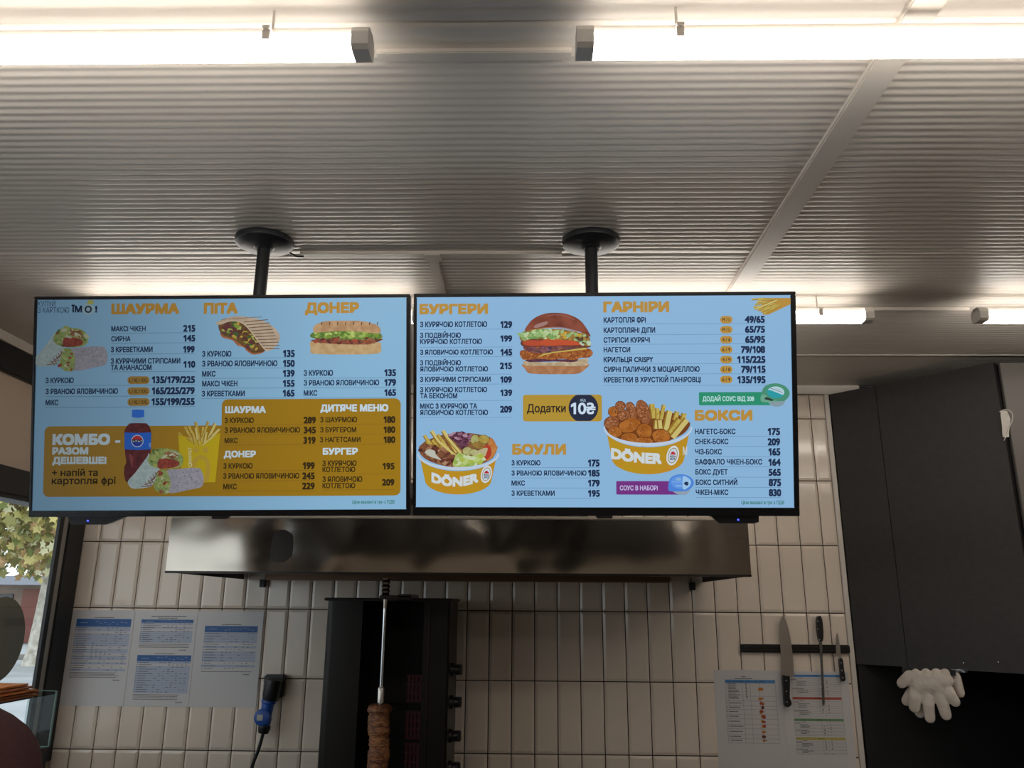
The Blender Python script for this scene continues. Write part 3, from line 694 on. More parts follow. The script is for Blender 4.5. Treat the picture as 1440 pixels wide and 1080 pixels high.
lines(S, scr, 'list', [
 ('t', 'З КУРКОЮ', 719.3, 760, 647.5, 654.5), ('p', '175', 826.9, 843.2, 646.2, 656.1), ('r', 719.3, 843.6, 657.6),
 ('t', 'З РВАНОЮ ЯЛОВИЧИНОЮ', 719.3, 824.7, 661.9, 668.7), ('p', '185', 827, 843.4, 660.6, 670.1), ('r', 719.3, 843.6, 672),
 ('t', 'МІКС', 719.3, 738.2, 675.9, 682.9), ('p', '179', 827, 843.4, 674.6, 684.2), ('r', 719.3, 843.6, 686.1),
 ('t', 'З КРЕВЕТКАМИ', 719.3, 780, 690.1, 697.1), ('p', '195', 827, 843.6, 689, 698.6), ('r', 719.3, 843.6, 700.5)], NAVY, RRULE)
lines(S, scr, 'list', [
 ('t', 'КАРТОПЛЯ ФРІ', 848.8, 908.1, 446.7, 454), ('p', '49/65', 1047.3, 1075.4, 444.4, 454.2), ('r', 848.8, 1077.9, 456),
 ('t', 'КАРТОПЛЯНІ ДІПИ', 848.8, 921.3, 461, 468.3), ('p', '65/75', 1047.5, 1075.6, 458.5, 468.1), ('r', 848.8, 1077.9, 471),
 ('t', 'СТРІПСИ КУРЯЧІ', 848.8, 913.8, 474.8, 482), ('p', '65/95', 1047.7, 1075.8, 472.5, 482.3), ('r', 848.8, 1077.9, 484.4),
 ('t', 'НАГЕТСИ', 848.8, 886.3, 488.5, 495.6), ('p', '79/108', 1041.9, 1075.8, 486.7, 496.5), ('r', 848.8, 1077.9, 498),
 ('t', 'КРИЛЬЦЯ CRISPY', 848.8, 918.5, 502.3, 509.6), ('p', '115/225', 1036.7, 1076.3, 500.8, 510.6), ('r', 848.8, 1077.9, 512),
 ('t', 'СИРНІ ПАЛИЧКИ З МОЦАРЕЛЛОЮ', 849.2, 983.8, 516, 523.3), ('p', '79/115', 1042.1, 1076.5, 514.4, 524.4), ('r', 848.8, 1077.9, 526.3),
 ('t', 'КРЕВЕТКИ В ХРУСТКІЙ ПАНІРОВЦІ', 849.2, 985.6, 530.6, 537.9), ('p', '135/195', 1036.9, 1076.5, 529, 539.2), ('r', 848.8, 1077.9, 542.1)], NAVY, RRULE)
lines(S, scr, 'list', [
 ('t', 'НАГЕТС-БОКС', 977.3, 1034.2, 603.3, 610.6), ('p', '175', 1079.6, 1096.9, 601.9, 612), ('r', 977.3, 1097.3, 613.4),
 ('t', 'СНЕК-БОКС', 977.3, 1024.2, 617.3, 624.6), ('p', '209', 1079.4, 1096.9, 616.3, 626.5), ('r', 977.3, 1097.3, 627.8),
 ('t', 'ЧІЗ-БОКС', 977.3, 1015, 631.7, 639), ('p', '165', 1080.6, 1097.3, 630.2, 640.6), ('r', 977.3, 1097.6, 642.1),
 ('t', 'БАФФАЛО ЧІКЕН-БОКС', 977.9, 1071.7, 646, 653.3), ('p', '164', 1080.6, 1097.7, 645, 655), ('r', 977.5, 1097.9, 656.4),
 ('t', 'БОКС ДУЕТ', 977.9, 1023.3, 660.2, 667.5), ('p', '565', 1080.6, 1098, 659.2, 669.2), ('r', 977.7, 1098.2, 671),
 ('t', 'БОКС СИТНИЙ', 978.3, 1036.7, 674.8, 682), ('p', '875', 1080.8, 1098.3, 673.3, 683.8), ('r', 977.9, 1098.5, 685.3),
 ('t', 'ЧІКЕН-МІКС', 978.3, 1024.2, 688.8, 696), ('p', '830', 1081, 1098.5, 687.7, 697.9), ('r', 978, 1098.8, 699.5)], NAVY, RRULE)
GOLDX = glow((176, 136, 62))
for a in (('БУРГЕРИ', 590, 686.3, 428.2, 442.2), ('БОУЛИ', 720.3, 796, 625, 639.6), ('ГАРНІРИ', 848.3, 941, 425, 439.6), ('БОКСИ', 976.9, 1058, 577.5, 591.7)):
    head(S, scr, *a, GOLDX)
for i, st in enumerate(('M / L', 'M / L', '4 / 6', '6 / 9', '4 / 9', '5 / 8', '6 / 9')):
    y0 = 444.4 + i * 14.02; b = MB(); S.rrect(b, 1012.5, 1030 + i * 0.0, y0, y0 + 10.4, 5, GOLDX, 0.0008)
    S.text(b, st, 1015.6, 1027, y0 + 2.7, y0 + 7.8, PILLT, 0.03); b.obj('size_badge', None, scr, fix=False)
b = MB(); S.rrect(b, 735.3, 846.5, 555.2, 592.5, 4, GOLDR, 0.0006); S.text(b, 'Додатки', 741, 795.5, 568.8, 579.9, glow((44, 38, 34)), 0.025); b.obj('extras_panel', None, scr, fix=False)
A = Art(S, 820.4, 573.6, 1, y=0.0012); k = 18.4
pts = [(20.8 * math.cos(t), max(-k, min(k, 20.8 * math.sin(t)))) for t in [2 * PI * i / 48 for i in range(48)]]
A.poly(pts, glow((34, 42, 62)), False); A.text('від', -4.4, 3.3, -13, -9.3, glow((150, 172, 196)), 0.03); A.text('10₴', -17.6, 17, -7.3, 8.8, glow((196, 214, 232)), 0.03); A.obj('price_circle', scr)
b = MB(); S.rrect(b, 982.7, 1084, 551.5, 569.8, 1.6, glow((40, 138, 106)), 0.0006); S.text(b, 'ДОДАЙ СОУС ВІД 20₴', 987.9, 1060.6, 557.7, 564.2, glow((176, 214, 214)), 0.03); b.obj('sauce_label', None, scr, fix=False)
b = MB(); S.rrect(b, 866.5, 966, 676.5, 695.6, 1.6, glow((112, 48, 126)), 0.0006); S.text(b, 'СОУС В НАБОРІ', 871.7, 924.8, 683, 689.4, glow((186, 180, 218)), 0.03); b.obj('sauce_label', None, scr, fix=False)
b = MB(); S.text(b, 'Ціни вказані в грн з ПДВ', 1042.5, 1102.5, 704.2, 709, GREENT, 0.02); b.obj('price_note', None, scr, fix=False)
FRY = glow((172, 148, 62), rgb2=(188, 170, 88), scale=150); FRYD = glow((142, 108, 38)); FRYL = glow((196, 182, 110))
# sauce cups
A = Art(S, 970, 530, 0.104167)
A.poly([(1060, 320), (1275, 300), (1260, 370), (1200, 400), (1130, 398), (1080, 370)], glow((130, 150, 160)))
A.poly([(960, 250), (955, 330), (1000, 345), (1180, 330), (1280, 320), (1340, 250), (1338, 190), (1290, 130), (1210, 95), (1130, 88), (1040, 110), (985, 160)], glow((70, 138, 112)))
A.poly([(960, 255), (1010, 240), (1100, 310), (1180, 325), (1100, 342), (990, 340), (955, 320)], glow((104, 160, 136)))
A.ell(1157, 208, 118, 80, glow((40, 150, 160)), 0.08); A.poly([(1055, 172), (1100, 140), (1170, 130), (1240, 155), (1272, 200), (1255, 240), (1180, 215), (1090, 180)], glow((176, 204, 214)))
A.line([(1080, 150), (1250, 212)], 7, glow((80, 100, 106)), False); A.line([(1130, 148), (1245, 180)], 5, glow((120, 150, 160)), False)
A.poly([(1000, 300), (1030, 268), (1130, 310), (1110, 328)], glow((40, 56, 54)), False); A.obj('sauce_cup_picture', scr, 'green lidded sauce cup')
A = Art(S, 850, 660, 0.097222)
A.poly([(1000, 310), (1225, 290), (1210, 340), (1160, 366), (1090, 366), (1035, 350)], glow((140, 156, 172)))
A.poly([(930, 180), (922, 290), (960, 316), (1100, 318), (1200, 305), (1270, 250), (1290, 190), (1262, 130), (1190, 85), (1100, 70), (1010, 88), (950, 130)], glow((72, 128, 210)))
A.ell(1105, 185, 150, 96, glow((92, 146, 222))); A.poly([(1135, 105), (1200, 120), (1245, 165), (1245, 215), (1210, 260), (1135, 285)], glow((150, 190, 226)))
A.ell(1070, 142, 40, 22, glow((130, 170, 210))); A.ell(1182, 205, 36, 26, glow((34, 52, 84)), 0, 14, 0.25)
A.line([(975, 180), (1130, 184)], 7, glow((140, 176, 224)), False); A.line([(1030, 236), (1120, 240)], 22, glow((130, 170, 224)), False)
A.obj('sauce_cup_picture', scr, 'blue lidded sauce cup')
# burger
A = Art(S, 720, 430, 0.10187)
A.poly([(165, 800), (185, 880), (240, 932), (400, 945), (600, 946), (800, 945), (920, 935), (1005, 880), (1040, 800), (600, 800)], glow((156, 106, 72), rgb2=(172, 124, 88), scale=70))
A.poly([(160, 800), (175, 765), (400, 780), (700, 770), (960, 735), (1040, 730), (1048, 780), (1030, 825), (800, 835), (500, 830), (200, 825)], glow((166, 146, 116), rgb2=(188, 170, 140), scale=90))
A.poly([(190, 740), (400, 735), (700, 740), (900, 735), (860, 775), (600, 770), (400, 775), (230, 775)], glow((66, 34, 50), rgb2=(92, 54, 74), scale=140))
pat = [(108, 640), (150, 612), (300, 610), (600, 600), (900, 585), (1050, 590), (1100, 620), (1115, 665), (1060, 715), (950, 720), (860, 750), (700, 735), (520, 745), (400, 735), (200, 745), (150, 740), (118, 700)]
A.poly(pat, glow((128, 66, 30), rgb2=(164, 100, 50), scale=140)); A.scatter(90, pat, 7, [glow((190, 136, 80)), glow((150, 84, 40)), glow((110, 52, 24))], 1.4)
A.poly([(170, 560), (400, 540), (700, 540), (960, 545), (1040, 580), (900, 610), (600, 640), (400, 660), (250, 640), (180, 620)], glow((96, 52, 58), rgb2=(128, 84, 84), scale=120))
A.scatter(30, [(190, 570), (600, 550), (980, 560), (900, 600), (500, 640), (230, 630)], 10, [glow((140, 84, 110)), glow((84, 60, 56)), glow((60, 52, 70)), glow((150, 92, 50)), glow((110, 50, 46))], 2.8)
A.poly([(270, 632), (345, 725), (420, 668), (600, 636), (800, 610), (1020, 580), (1025, 604), (800, 630), (600, 650), (420, 690), (345, 728)], glow((186, 168, 84)), False)
A.poly([(150, 470), (400, 450), (900, 460), (1050, 500), (1050, 580), (600, 560), (170, 570)], glow((112, 62, 44), rgb2=(84, 48, 44), scale=120))
A.poly([(150, 520), (200, 480), (420, 490), (440, 545), (330, 560), (200, 550)], glow((172, 72, 46))); A.poly([(390, 500), (470, 470), (700, 470), (900, 475), (965, 510), (950, 545), (700, 550), (450, 555)], glow((184, 78, 46)))
A.poly([(120, 480), (105, 420), (160, 360), (260, 330), (400, 320), (700, 330), (900, 370), (1040, 400), (1080, 500), (1050, 560), (960, 540), (880, 490), (600, 470), (440, 470), (300, 460), (180, 490)], glow((120, 84, 44), rgb2=(160, 128, 60), scale=120))
A.scatter(62, [(120, 470), (110, 410), (250, 345), (420, 330), (640, 350), (640, 450), (400, 470), (300, 440)], 22, [glow((140, 172, 110)), glow((166, 192, 130)), glow((112, 150, 84)), glow((176, 196, 150))], 1.8)
A.scatter(32, [(640, 350), (900, 380), (1060, 420), (1070, 540), (960, 530), (860, 480), (700, 450)], 20, [glow((140, 172, 110)), glow((186, 150, 50)), glow((176, 196, 170)), glow((80, 60, 44)), glow((150, 180, 130))], 1.6)
A.poly([(180, 350), (215, 275), (280, 200), (370, 145), (480, 112), (600, 105), (730, 115), (850, 155), (950, 220), (1020, 310), (1060, 380), (1078, 430), (980, 385), (860, 345), (720, 310), (560, 300), (420, 318), (300, 330)], glow((104, 50, 36), rgb2=(134, 72, 54), scale=22))
A.poly([(300, 300), (350, 258), (480, 222), (490, 250), (440, 285), (340, 312)], glow((154, 118, 112))); A.line([(480, 150), (600, 130), (740, 150), (860, 200)], 14, glow((142, 88, 76)))
A.line([(240, 345), (480, 308), (720, 318), (900, 368)], 10, glow((160, 104, 66))); A.obj('burger_picture', scr)
# bowls
YEL = glow((176, 140, 30), rgb2=(184, 132, 34), scale=10)
def bowl_body(A, cx, rim_y, rx, ry, bot_y, brx, bry, text, tx0, tx1, tt, tb, off, arc_h, emx, emy, emr, extra=None):
    top = [(cx + rx * 0.975 * math.cos(t), rim_y + ry * 1.06 * math.sin(t) + 18) for t in [PI * i / 24 for i in range(25)]]
    bot = [(cx + brx * math.cos(t), bot_y + bry * math.sin(t)) for t in [PI * i / 24 for i in range(25)]]
    A.strip(top, bot, YEL)
    ro = [(cx + rx * 1.03 * math.cos(t), rim_y + ry * 1.10 * math.sin(t)) for t in [PI * i / 30 for i in range(31)]]
    ri = [(cx + rx * math.cos(t), rim_y - 6 + ry * 0.93 * math.sin(t)) for t in [PI * i / 30 for i in range(31)]]
    A.strip(ro, ri, glow((182, 198, 216)))
    A.text(text, tx0, tx1, tt, tb, glow((196, 206, 210)), off, arc=arc_h)
    if extra: A.text(*extra)
    EM = glow((200, 208, 214)); rot = 0.24
    A.ell(emx, emy, emr * 0.74, emr * 1.22, EM, rot); A.ell(emx, emy, emr * 0.56, emr * 0.96, glow((150, 124, 60)), rot); A.ell(emx, emy, emr * 0.48, emr * 0.86, glow((190, 204, 214)), rot)
    A.poly([(emx - emr * .34, emy - emr * .12), (emx - emr * .1, emy - emr * .46), (emx + emr * .1, emy - emr * .5), (emx + emr * .36, emy - emr * .22), (emx + emr * .36, emy - emr * .1)], glow((176, 44, 48)), False)
    A.text('PIZZA', emx - emr * .34, emx + emr * .36, emy + emr * .0, emy + emr * .24, glow((40, 50, 84)), 0.05); A.text('ХАТА', emx - emr * .36, emx + emr * .32, emy + emr * .3, emy + emr * .56, glow((40, 50, 84)), 0.05)
# salad bowl
A = Art(S, 580, 590, 0.11111)
A.poly([(85, 350), (110, 320), (190, 260), (400, 190), (700, 170), (900, 200), (1010, 240), (1060, 320), (1075, 370), (1000, 500), (800, 580), (500, 600), (250, 540), (110, 450)], glow((110, 74, 48), rgb2=(140, 100, 60), scale=90))
for x0, y0, x1, y1, w in ((150, 200, 300, 420, 46), (240, 145, 400, 380, 50), (320, 190, 480, 420, 44), (385, 140, 560, 420, 52), (430, 220, 610, 430, 44), (250, 260, 380, 440, 46), (330, 280, 540, 460, 40), (180, 270, 260, 380, 44)): fry(A, x0, y0, x1, y1, w)
cab = [(450, 210), (540, 160), (640, 160), (740, 190), (760, 250), (700, 300), (690, 360), (620, 370), (560, 300)]
A.poly(cab, glow((74, 38, 54), rgb2=(110, 70, 88), scale=150)); A.scatter(36, cab, 12, [glow((140, 96, 116)), glow((96, 48, 70)), glow((166, 130, 146)), glow((64, 30, 48))], 2.6)
for x, y, rx, ry, c in ((790, 255, 48, 62, (150, 150, 88)), (905, 250, 66, 52, (156, 134, 60)), (850, 330, 90, 40, (132, 100, 44)), (700, 400, 62, 50, (158, 156, 100)), (790, 420, 60, 40, (166, 164, 110))):
    A.ell(x, y, rx + 5, ry + 5, glow((104, 96, 48)), 0.2, 20, .04); A.ell(x, y, rx, ry, glow(c, rgb2=tuple(min(255, v + 16) for v in c), scale=130), 0.2, 20, .04)
A.poly([(1000, 230), (1050, 300), (1072, 370), (1020, 470), (940, 520), (960, 400), (960, 300)], glow((176, 110, 56), rgb2=(188, 128, 70), scale=80))
A.poly([(900, 350), (960, 320), (1000, 380), (990, 460), (930, 520), (900, 480), (930, 420)], glow((168, 58, 40))); A.poly([(780, 430), (880, 370), (950, 360), (940, 420), (910, 470), (830, 470)], glow((178, 168, 130)))
mt = [(90, 340), (200, 310), (330, 350), (460, 400), (530, 500), (500, 590), (360, 570), (200, 510), (110, 430)]
A.poly(mt, glow((92, 52, 36), rgb2=(140, 96, 66), scale=130)); A.scatter(34, mt, 22, [glow((150, 108, 78)), glow((74, 38, 28)), glow((118, 72, 50)), glow((166, 130, 100)), glow((96, 50, 40))], 1.8)
A.poly([(160, 410), (220, 375), (290, 400), (300, 440), (370, 510), (330, 500), (260, 480), (200, 450)], glow((180, 182, 168)))
lt = [(520, 590), (560, 440), (640, 430), (720, 470), (870, 435), (910, 500), (860, 560), (700, 590)]
A.poly(lt, glow((150, 172, 84), rgb2=(176, 192, 116), scale=120)); A.scatter(26, lt, 22, [glow((176, 196, 120)), glow((140, 166, 76)), glow((190, 204, 160)), glow((164, 176, 70))], 1.5)
bowl_body(A, 582, 430, 500, 190, 760, 420, 185, 'DÖNER', 245, 838, 690, 812, 0.075, lambda t: 58 * (1 - (2 * t - 1) ** 2) - 24 + 0 * t, 938, 690, 92)
A.obj('salad_bowl_picture', scr)
# nugget bowl
A = Art(S, 840, 550, 0.12038)
NUG = glow((146, 82, 28), rgb2=(170, 104, 42), scale=60); NUGD = glow((96, 48, 22)); CRU = glow((126, 70, 38), rgb2=(152, 98, 62), scale=160)
A.poly([(90, 400), (140, 330), (300, 250), (600, 220), (900, 260), (1050, 340), (1080, 400), (1000, 500), (800, 590), (560, 620), (280, 570), (120, 470)], glow((112, 62, 28)))
for x0, y0, x1, y1, w in ((630, 150, 660, 320, 70), (700, 200, 700, 330, 50), (775, 160, 740, 330, 48), (840, 230, 790, 460, 76), (930, 240, 900, 340, 60), (1010, 260, 980, 400, 64), (690, 340, 680, 440, 60), (960, 330, 830, 510, 90), (1040, 330, 870, 540, 76), (720, 340, 730, 450, 60)): fry(A, x0, y0, x1, y1, w)
def nug(x, y, rx, ry, rot, m, dots=0):
    A.ell(x, y, rx + 6, ry + 6, NUGD, rot, 22, .05); A.ell(x, y, rx, ry, m, rot, 22, .05)
    if dots: A.scatter(dots, [(x - rx * .7, y - ry * .6), (x + rx * .7, y - ry * .6), (x + rx * .7, y + ry * .6), (x - rx * .7, y + ry * .6)], 6, [glow((178, 124, 88)), glow((104, 56, 30))], 1.3)
nug(190, 240, 62, 58, 0, NUG, 8); nug(268, 170, 58, 50, 0, CRU, 14); nug(400, 230, 55, 105, -0.4, CRU, 24); nug(535, 250, 74, 150, -0.28, CRU, 46); nug(310, 285, 74, 68, 0.2, CRU, 26); nug(165, 370, 88, 72, -0.3, CRU, 26)
for x, y, rx, ry, rot in ((370, 400, 128, 80, -0.3), (545, 465, 88, 88, 0), (200, 475, 78, 62, 0.2), (365, 550, 98, 62, 0), (740, 530, 104, 82, 0.2), (535, 590, 108, 52, 0)): nug(x, y, rx, ry, rot, NUG, 6)
bowl_body(A, 585, 420, 500, 205, 780, 420, 188, 'DÖNER', 155, 745, 690, 815, 0.075, lambda t: 62 * (1 - (1 - t) ** 2) - 28, 872, 750, 96,
          extra=('М', 990, 1040, 652, 745, glow((190, 196, 196)), 0.02))
A.obj('snack_bowl_picture', scr)
# fries in the corner
A = Art(S, 830, 400, 0.208333)
A.poly([(1150, 92), (1240, 92), (1355, 92), (1355, 132), (1200, 205), (1165, 205)], glow((176, 136, 58)), False)
for x0, y0, x1, y1, w in ((1088, 102, 1180, 96, 13), (1120, 122, 1240, 100, 14), (1110, 138, 1200, 120, 12), (1100, 156, 1200, 140, 13), (1110, 168, 1240, 130, 14), (1130, 176, 1260, 140, 14), (1150, 186, 1270, 140, 14), (1170, 200, 1280, 140, 14), (1130, 108, 1240, 100, 12), (1160, 150, 1260, 110, 14)): fry(A, x0, y0, x1, y1, w)
A.obj('fries_picture', scr)
# ------------------------------------------------------------------ extractor hood
ANGLE_FADE = None
HX0, HX1, HY0, HY1, HZ0, HZ1 = -1.315, 0.795, 2.96, 3.785, 1.706, 1.913
hood = empty('extractor_hood', (-0.26, 3.4, HZ0)); HR = (-0.26, 3.4, HZ0)
def wavy_panel(x0, x1, z0, z1, y, n=110, k=10):
    """a thin sheet steel face that bulges a little, as hand-bent sheet does"""
    b = MB(); vs = []; rn = random.Random(11)
    dents = [(rn.uniform(x0, x1), rn.uniform(0.0, 1.0), rn.uniform(0.035, 0.12), rn.uniform(0.7, 2.6), rn.uniform(-0.0036, 0.0036), rn.uniform(-0.06, 0.06)) for _ in range(40)]
    for j in range(k + 1):
        for i in range(n + 1):
            u = i / n; v = j / k; x = x0 + (x1 - x0) * u; z = z0 + (z1 - z0) * v
            e = min(1, 10 * u, 10 * (1 - u)) * min(1, 0.25 + 3 * v, 0.25 + 3 * (1 - v)); d = 0
            for (cx, cv, wx, wv, a, sk) in dents: d += a * math.exp(-((x - cx - sk * (v - .5)) / wx) ** 2 - ((v - cv) / wv) ** 2)
            vs.append((x, y - 0.8 * e * d, z))
    for j in range(k):
        for i in range(n): a = j * (n + 1) + i; b.f.append([a, a + 1, a + n + 2, a + n + 1]); b.mi.append(0)
    b.v = vs
    return b
fp = wavy_panel(HX0, HX1, HZ0 + 0.004, HZ1 - 0.012, HY0)
fp.obj('front_panel', M_steel, hood, HR, smooth='full')
b = MB(); b.box((HX0, HY0 + 0.006, HZ0), (HX1, HY0 + 0.010, HZ1 - 0.004)); b.box((HX0, HY0 + 0.006, HZ0), (HX0 + 0.003, HY1, HZ1)); b.box((HX1 - 0.003, HY0 + 0.006, HZ0), (HX1, HY1, HZ1))
b.box((HX0, HY0 + 0.006, HZ1 - 0.004), (HX1, HY1, HZ1)); b.obj('shell', M_steeld, hood, HR)
MB().rbox((HX0 - 0.001, HY0 - 0.006, HZ0 - 0.003), (HX1 + 0.001, HY0 + 0.012, HZ0 + 0.005), 0.002).obj('lower_rim', M_steeld, hood, HR)
M_flange = mat('satin_steel_flange', (190, 180, 166), 0.45, metal=0.6)
MB().rbox((HX0, HY0 - 0.008, HZ1 - 0.012), (HX1, HY0 + 0.012, HZ1), 0.003).obj('upper_flange', M_flange, hood, HR)
MB().rbox((HX0 + 0.13, HY1 - 0.10, HZ0 - 0.004), (HX1 - 0.165, HY1 - 0.004, HZ0 + 0.035), 0.004).obj('grease_gutter', mat('stained_steel', (120, 96, 80), 0.35, metal=0.9), hood, HR)
for i in range(4):
    x0 = HX0 + 0.16 + i * 0.45
    f = MB().box((x0, HY0 + 0.12, HZ1 - 0.10), (x0 + 0.42, HY1 - 0.12, HZ1 - 0.07)).obj('filter_panel', M_steeld, hood, HR)
for x in (-1.22, 0.745):
    MB().rbox((x - 0.012, 3.765, HZ0 - 0.035), (x + 0.012, 3.79, HZ0 + 0.0), 0.002).obj('hook', M_black, hood, HR)
MB().rbox((-0.95, 3.50, 2.045), (0.35, 3.74, 2.115), 0.006).obj('fan_housing', M_black, hood, HR)
for x in (-0.80, 0.20): MB().lathe([(0.07, 0), (0.07, 2.05 - HZ1)], (x, 3.62, HZ1), 24).obj('duct', M_steeld, hood, HR, smooth=True)
tag(hood, 'wide stainless steel extractor hood on the tiled wall under the menu screens', 'hood')

# ------------------------------------------------------------------ worktop under the wall (below the frame)
wt = empty('counter', (-0.3, 3.45, 0)); WR = (-0.3, 3.45, 0)
MB().rbox((-1.80, 3.10, 0.86), (1.40, 3.695, 0.898), 0.004).obj('worktop', M_dark, wt, WR)
MB().box((-1.78, 3.16, 0.08), (1.38, 3.69, 0.86)).obj('cabinet_body', M_dark, wt, WR)
MB().box((-1.75, 3.22, 0.0), (1.35, 3.67, 0.08)).obj('plinth', M_black, wt, WR)
tag(wt, 'dark counter along the tiled wall under the vertical grill', 'counter')

# ------------------------------------------------------------------ vertical grill
gr = empty('vertical_grill', (-0.555, 3.45, 0.9)); GR = (-0.555, 3.45, 0.9)
M_body = mat('dark_grill_steel', (44, 42, 41), 0.38, metal=0.85)
M_soot = mat('sooty_steel', (18, 17, 17), 0.6, metal=0.3)
def wing(x0, x1, r):
    pts = [(x0, 3.66)] + [(x0 + r - r * math.cos(t), 3.30 + r - r * math.sin(t)) for t in [PI / 2 * i / 6 for i in range(7)]] + [(x1, 3.30), (x1, 3.36), (x0 + 0.02, 3.40), (x0 + 0.02, 3.66)]
    return MB().prism(pts, lambda u, v, d: (u, v, d), 0.92, 1.612)
wing(-0.803, -0.657, 0.03).obj('side_panel', M_body, gr, GR, smooth=True)
pts = [(-0.31, 3.66), (-0.31, 3.31), (-0.318, 3.30), (-0.413, 3.30), (-0.413, 3.36), (-0.33, 3.40), (-0.33, 3.66)]
MB().prism(pts, lambda u, v, d: (u, v, d), 0.92, 1.612).obj('side_panel', M_body, gr, GR, smooth=True)
MB().box((-0.392, 3.292, 0.93), (-0.389, 3.302, 1.60)).obj('door_edge', M_steeld, gr, GR)
MB().box((-0.80, 3.60, 0.92), (-0.312, 3.66, 1.612)).obj('back_panel', M_soot, gr, GR)
MB().rbox((-0.812, 3.29, 1.612), (-0.302, 3.67, 1.624), 0.003).obj('top_plate', M_body, gr, GR)
MB().rbox((-0.80, 3.12, 0.90), (-0.31, 3.66, 0.925), 0.004).obj('drip_tray', M_steeld, gr, GR)
M_ember = glow((60, 24, 28), 0.16, name='dull_red_burner')
for z in (1.262, 1.12, 0.998):
    bn = MB().rbox((-0.60, 3.575, z - 0.062), (-0.43, 3.60, z + 0.06), 0.004).obj('burner', M_soot, gr, GR)
    g = MB()
    for k in range(5): g.box((-0.505 + k * 0.016, 3.570, z - 0.055), (-0.496 + k * 0.016, 3.576, z + 0.052))
    for k in range(4): g.box((-0.51, 3.568, z - 0.055 + k * 0.033), (-0.43, 3.572, z - 0.048 + k * 0.033))
    g.obj('glowing_grid', M_ember, bn, None)
    bpy.data.objects['glowing_grid' if z == 1.262 else ('glowing_grid.001' if z == 1.12 else 'glowing_grid.002')].location = (-GR[0], -GR[1], -GR[2])
sx, sy = -0.552, 3.20
sp = MB()
sp.tube([(sx, sy, 0.93), (sx, sy, 1.585)], 0.0065, 12); sp.obj('spit', mat('polished_steel', (215, 220, 225), 0.12, metal=1.0), gr, GR, smooth=True)
MB().lathe([(0.012, 0), (0.0125, 0.05), (0.009, 0.056)], (sx, sy, 1.245), 16).obj('spit_sleeve', mat('pale_steel', (205, 200, 192), 0.3, metal=0.8), gr, GR, smooth=True)
br = MB(); br.rbox((sx - 0.022, sy - 0.012, 1.618), (sx + 0.10, sy + 0.012, 1.634), 0.003); br.rbox((sx + 0.05, sy - 0.012, 1.622), (sx + 0.10, 3.42, 1.638), 0.003)
br.obj('top_bracket', M_steeld, gr, GR)
q = []
for k in range(9): q += [(0.012 if k % 2 else 0.0165, 0.008 * k)]
MB().lathe([(0.007, -0.05)] + [(0.009, -0.002)] + q, (sx, sy, 1.634), 16).obj('tension_spring', M_steel, gr, GR, smooth=True)
for z in (1.35, 1.228, 1.104, 0.99):
    kx = -0.31
    kb = MB(); kb.lathe([(0.026, 0), (0.025, 0.012), (0.019, 0.016), (0.018, 0.034), (0.015, 0.037)], (kx, 3.40, z), 20, axis=(1, 0, 0))
    kb.rbox((kx + 0.014, 3.395 - 0.004, z - 0.02), (kx + 0.047, 3.405, z + 0.02), 0.003)
    kb.obj('knob', M_blackp, gr, GR, smooth=True)
tag(gr, 'dark steel vertical doner grill with black side knobs under the hood', 'grill')
mb = MB(); prof = []
n = 30; vs = []; fs = []; zs = [0.94 + 0.30 * i / 46 for i in range(47)]
for i, z in enumerate(zs):
    t = i / 46
    r0 = 0.038 + 0.0012 * math.sin(t * 70) + 0.002 * math.sin(t * 17 + 1) + (0.008 if t > 0.9 else 0) - (0.018 if t > 0.985 else 0) + random.uniform(-0.0032, 0.0032)
    for j in range(n):
        a = 2 * PI * j / n
        vs.append((sx + (r0 + 0.004 * math.sin(3 * a + z * 30) + random.uniform(-.0015, .0015)) * math.cos(a), sy + r0 * math.sin(a), z))
for i in range(46):
    for j in range(n): j2 = (j + 1) % n; fs.append((i*n+j, i*n+j2, (i+1)*n+j2, (i+1)*n+j))
fs.append(list(range(n))[::-1]); fs.append([46 * n + j for j in range(n)])
mb.add(vs, fs)
mt = mb.obj('meat_cone', mat('roasted_meat', (84, 44, 26), 0.5, noise=(150, 98, 56), nscale=38, bump=0.6, bscale=90, stretch=(1, 1, 2.2)), None, None, smooth='full')
tag(mt, 'narrow column of browned doner meat stacked on the grill spit', 'meat')

# ------------------------------------------------------------------ laminated sheets on the wall
YS = 3.7885
M_tblue = mat('blue_table_header', (40, 92, 156), 0.4); M_row = mat('pale_blue_row', (172, 180, 200), 0.4); M_lineg = mat('grey_rule', (120, 120, 132), 0.5)
def wallxz(px, py):
    p = at(px, py, Y=YS); return p.x, p.z
def sheet(x0, x1, z0, z1, label, group):
    r = empty('instruction_sheet', ((x0 + x1) / 2, YS, (z0 + z1) / 2)); R = r.location.copy()
    MB().rbox((x0, YS - 0.0004, z0), (x1, YS + 0.0008, z1), 0.0002, 1).obj('laminated_paper', M_paper, r, R)
    return tag(r, label, 'poster', group), R
class Ink:
    def __init__(s): s.b = MB()
    def r(s, x0, x1, z0, z1, m, d=0.0007): s.b.add([(x0, YS - d, z0), (x1, YS - d, z0), (x1, YS - d, z1), (x0, YS - d, z1)], [(0, 1, 2, 3)], m)
    def dash(s, x, z, w, h=0.0022, m=None):
        """an illegibly small printed word: a few letter-sized marks"""
        u = x
        while u < x + w - 0.001:
            l = random.uniform(0.0025, 0.007); s.r(u, min(u + l, x + w), z - h / 2, z + h / 2, m or M_ink, 0.001); u += l + 0.0012
    def obj(s, parent, R): return s.b.obj('printed_table', None, parent, R, fix=False)
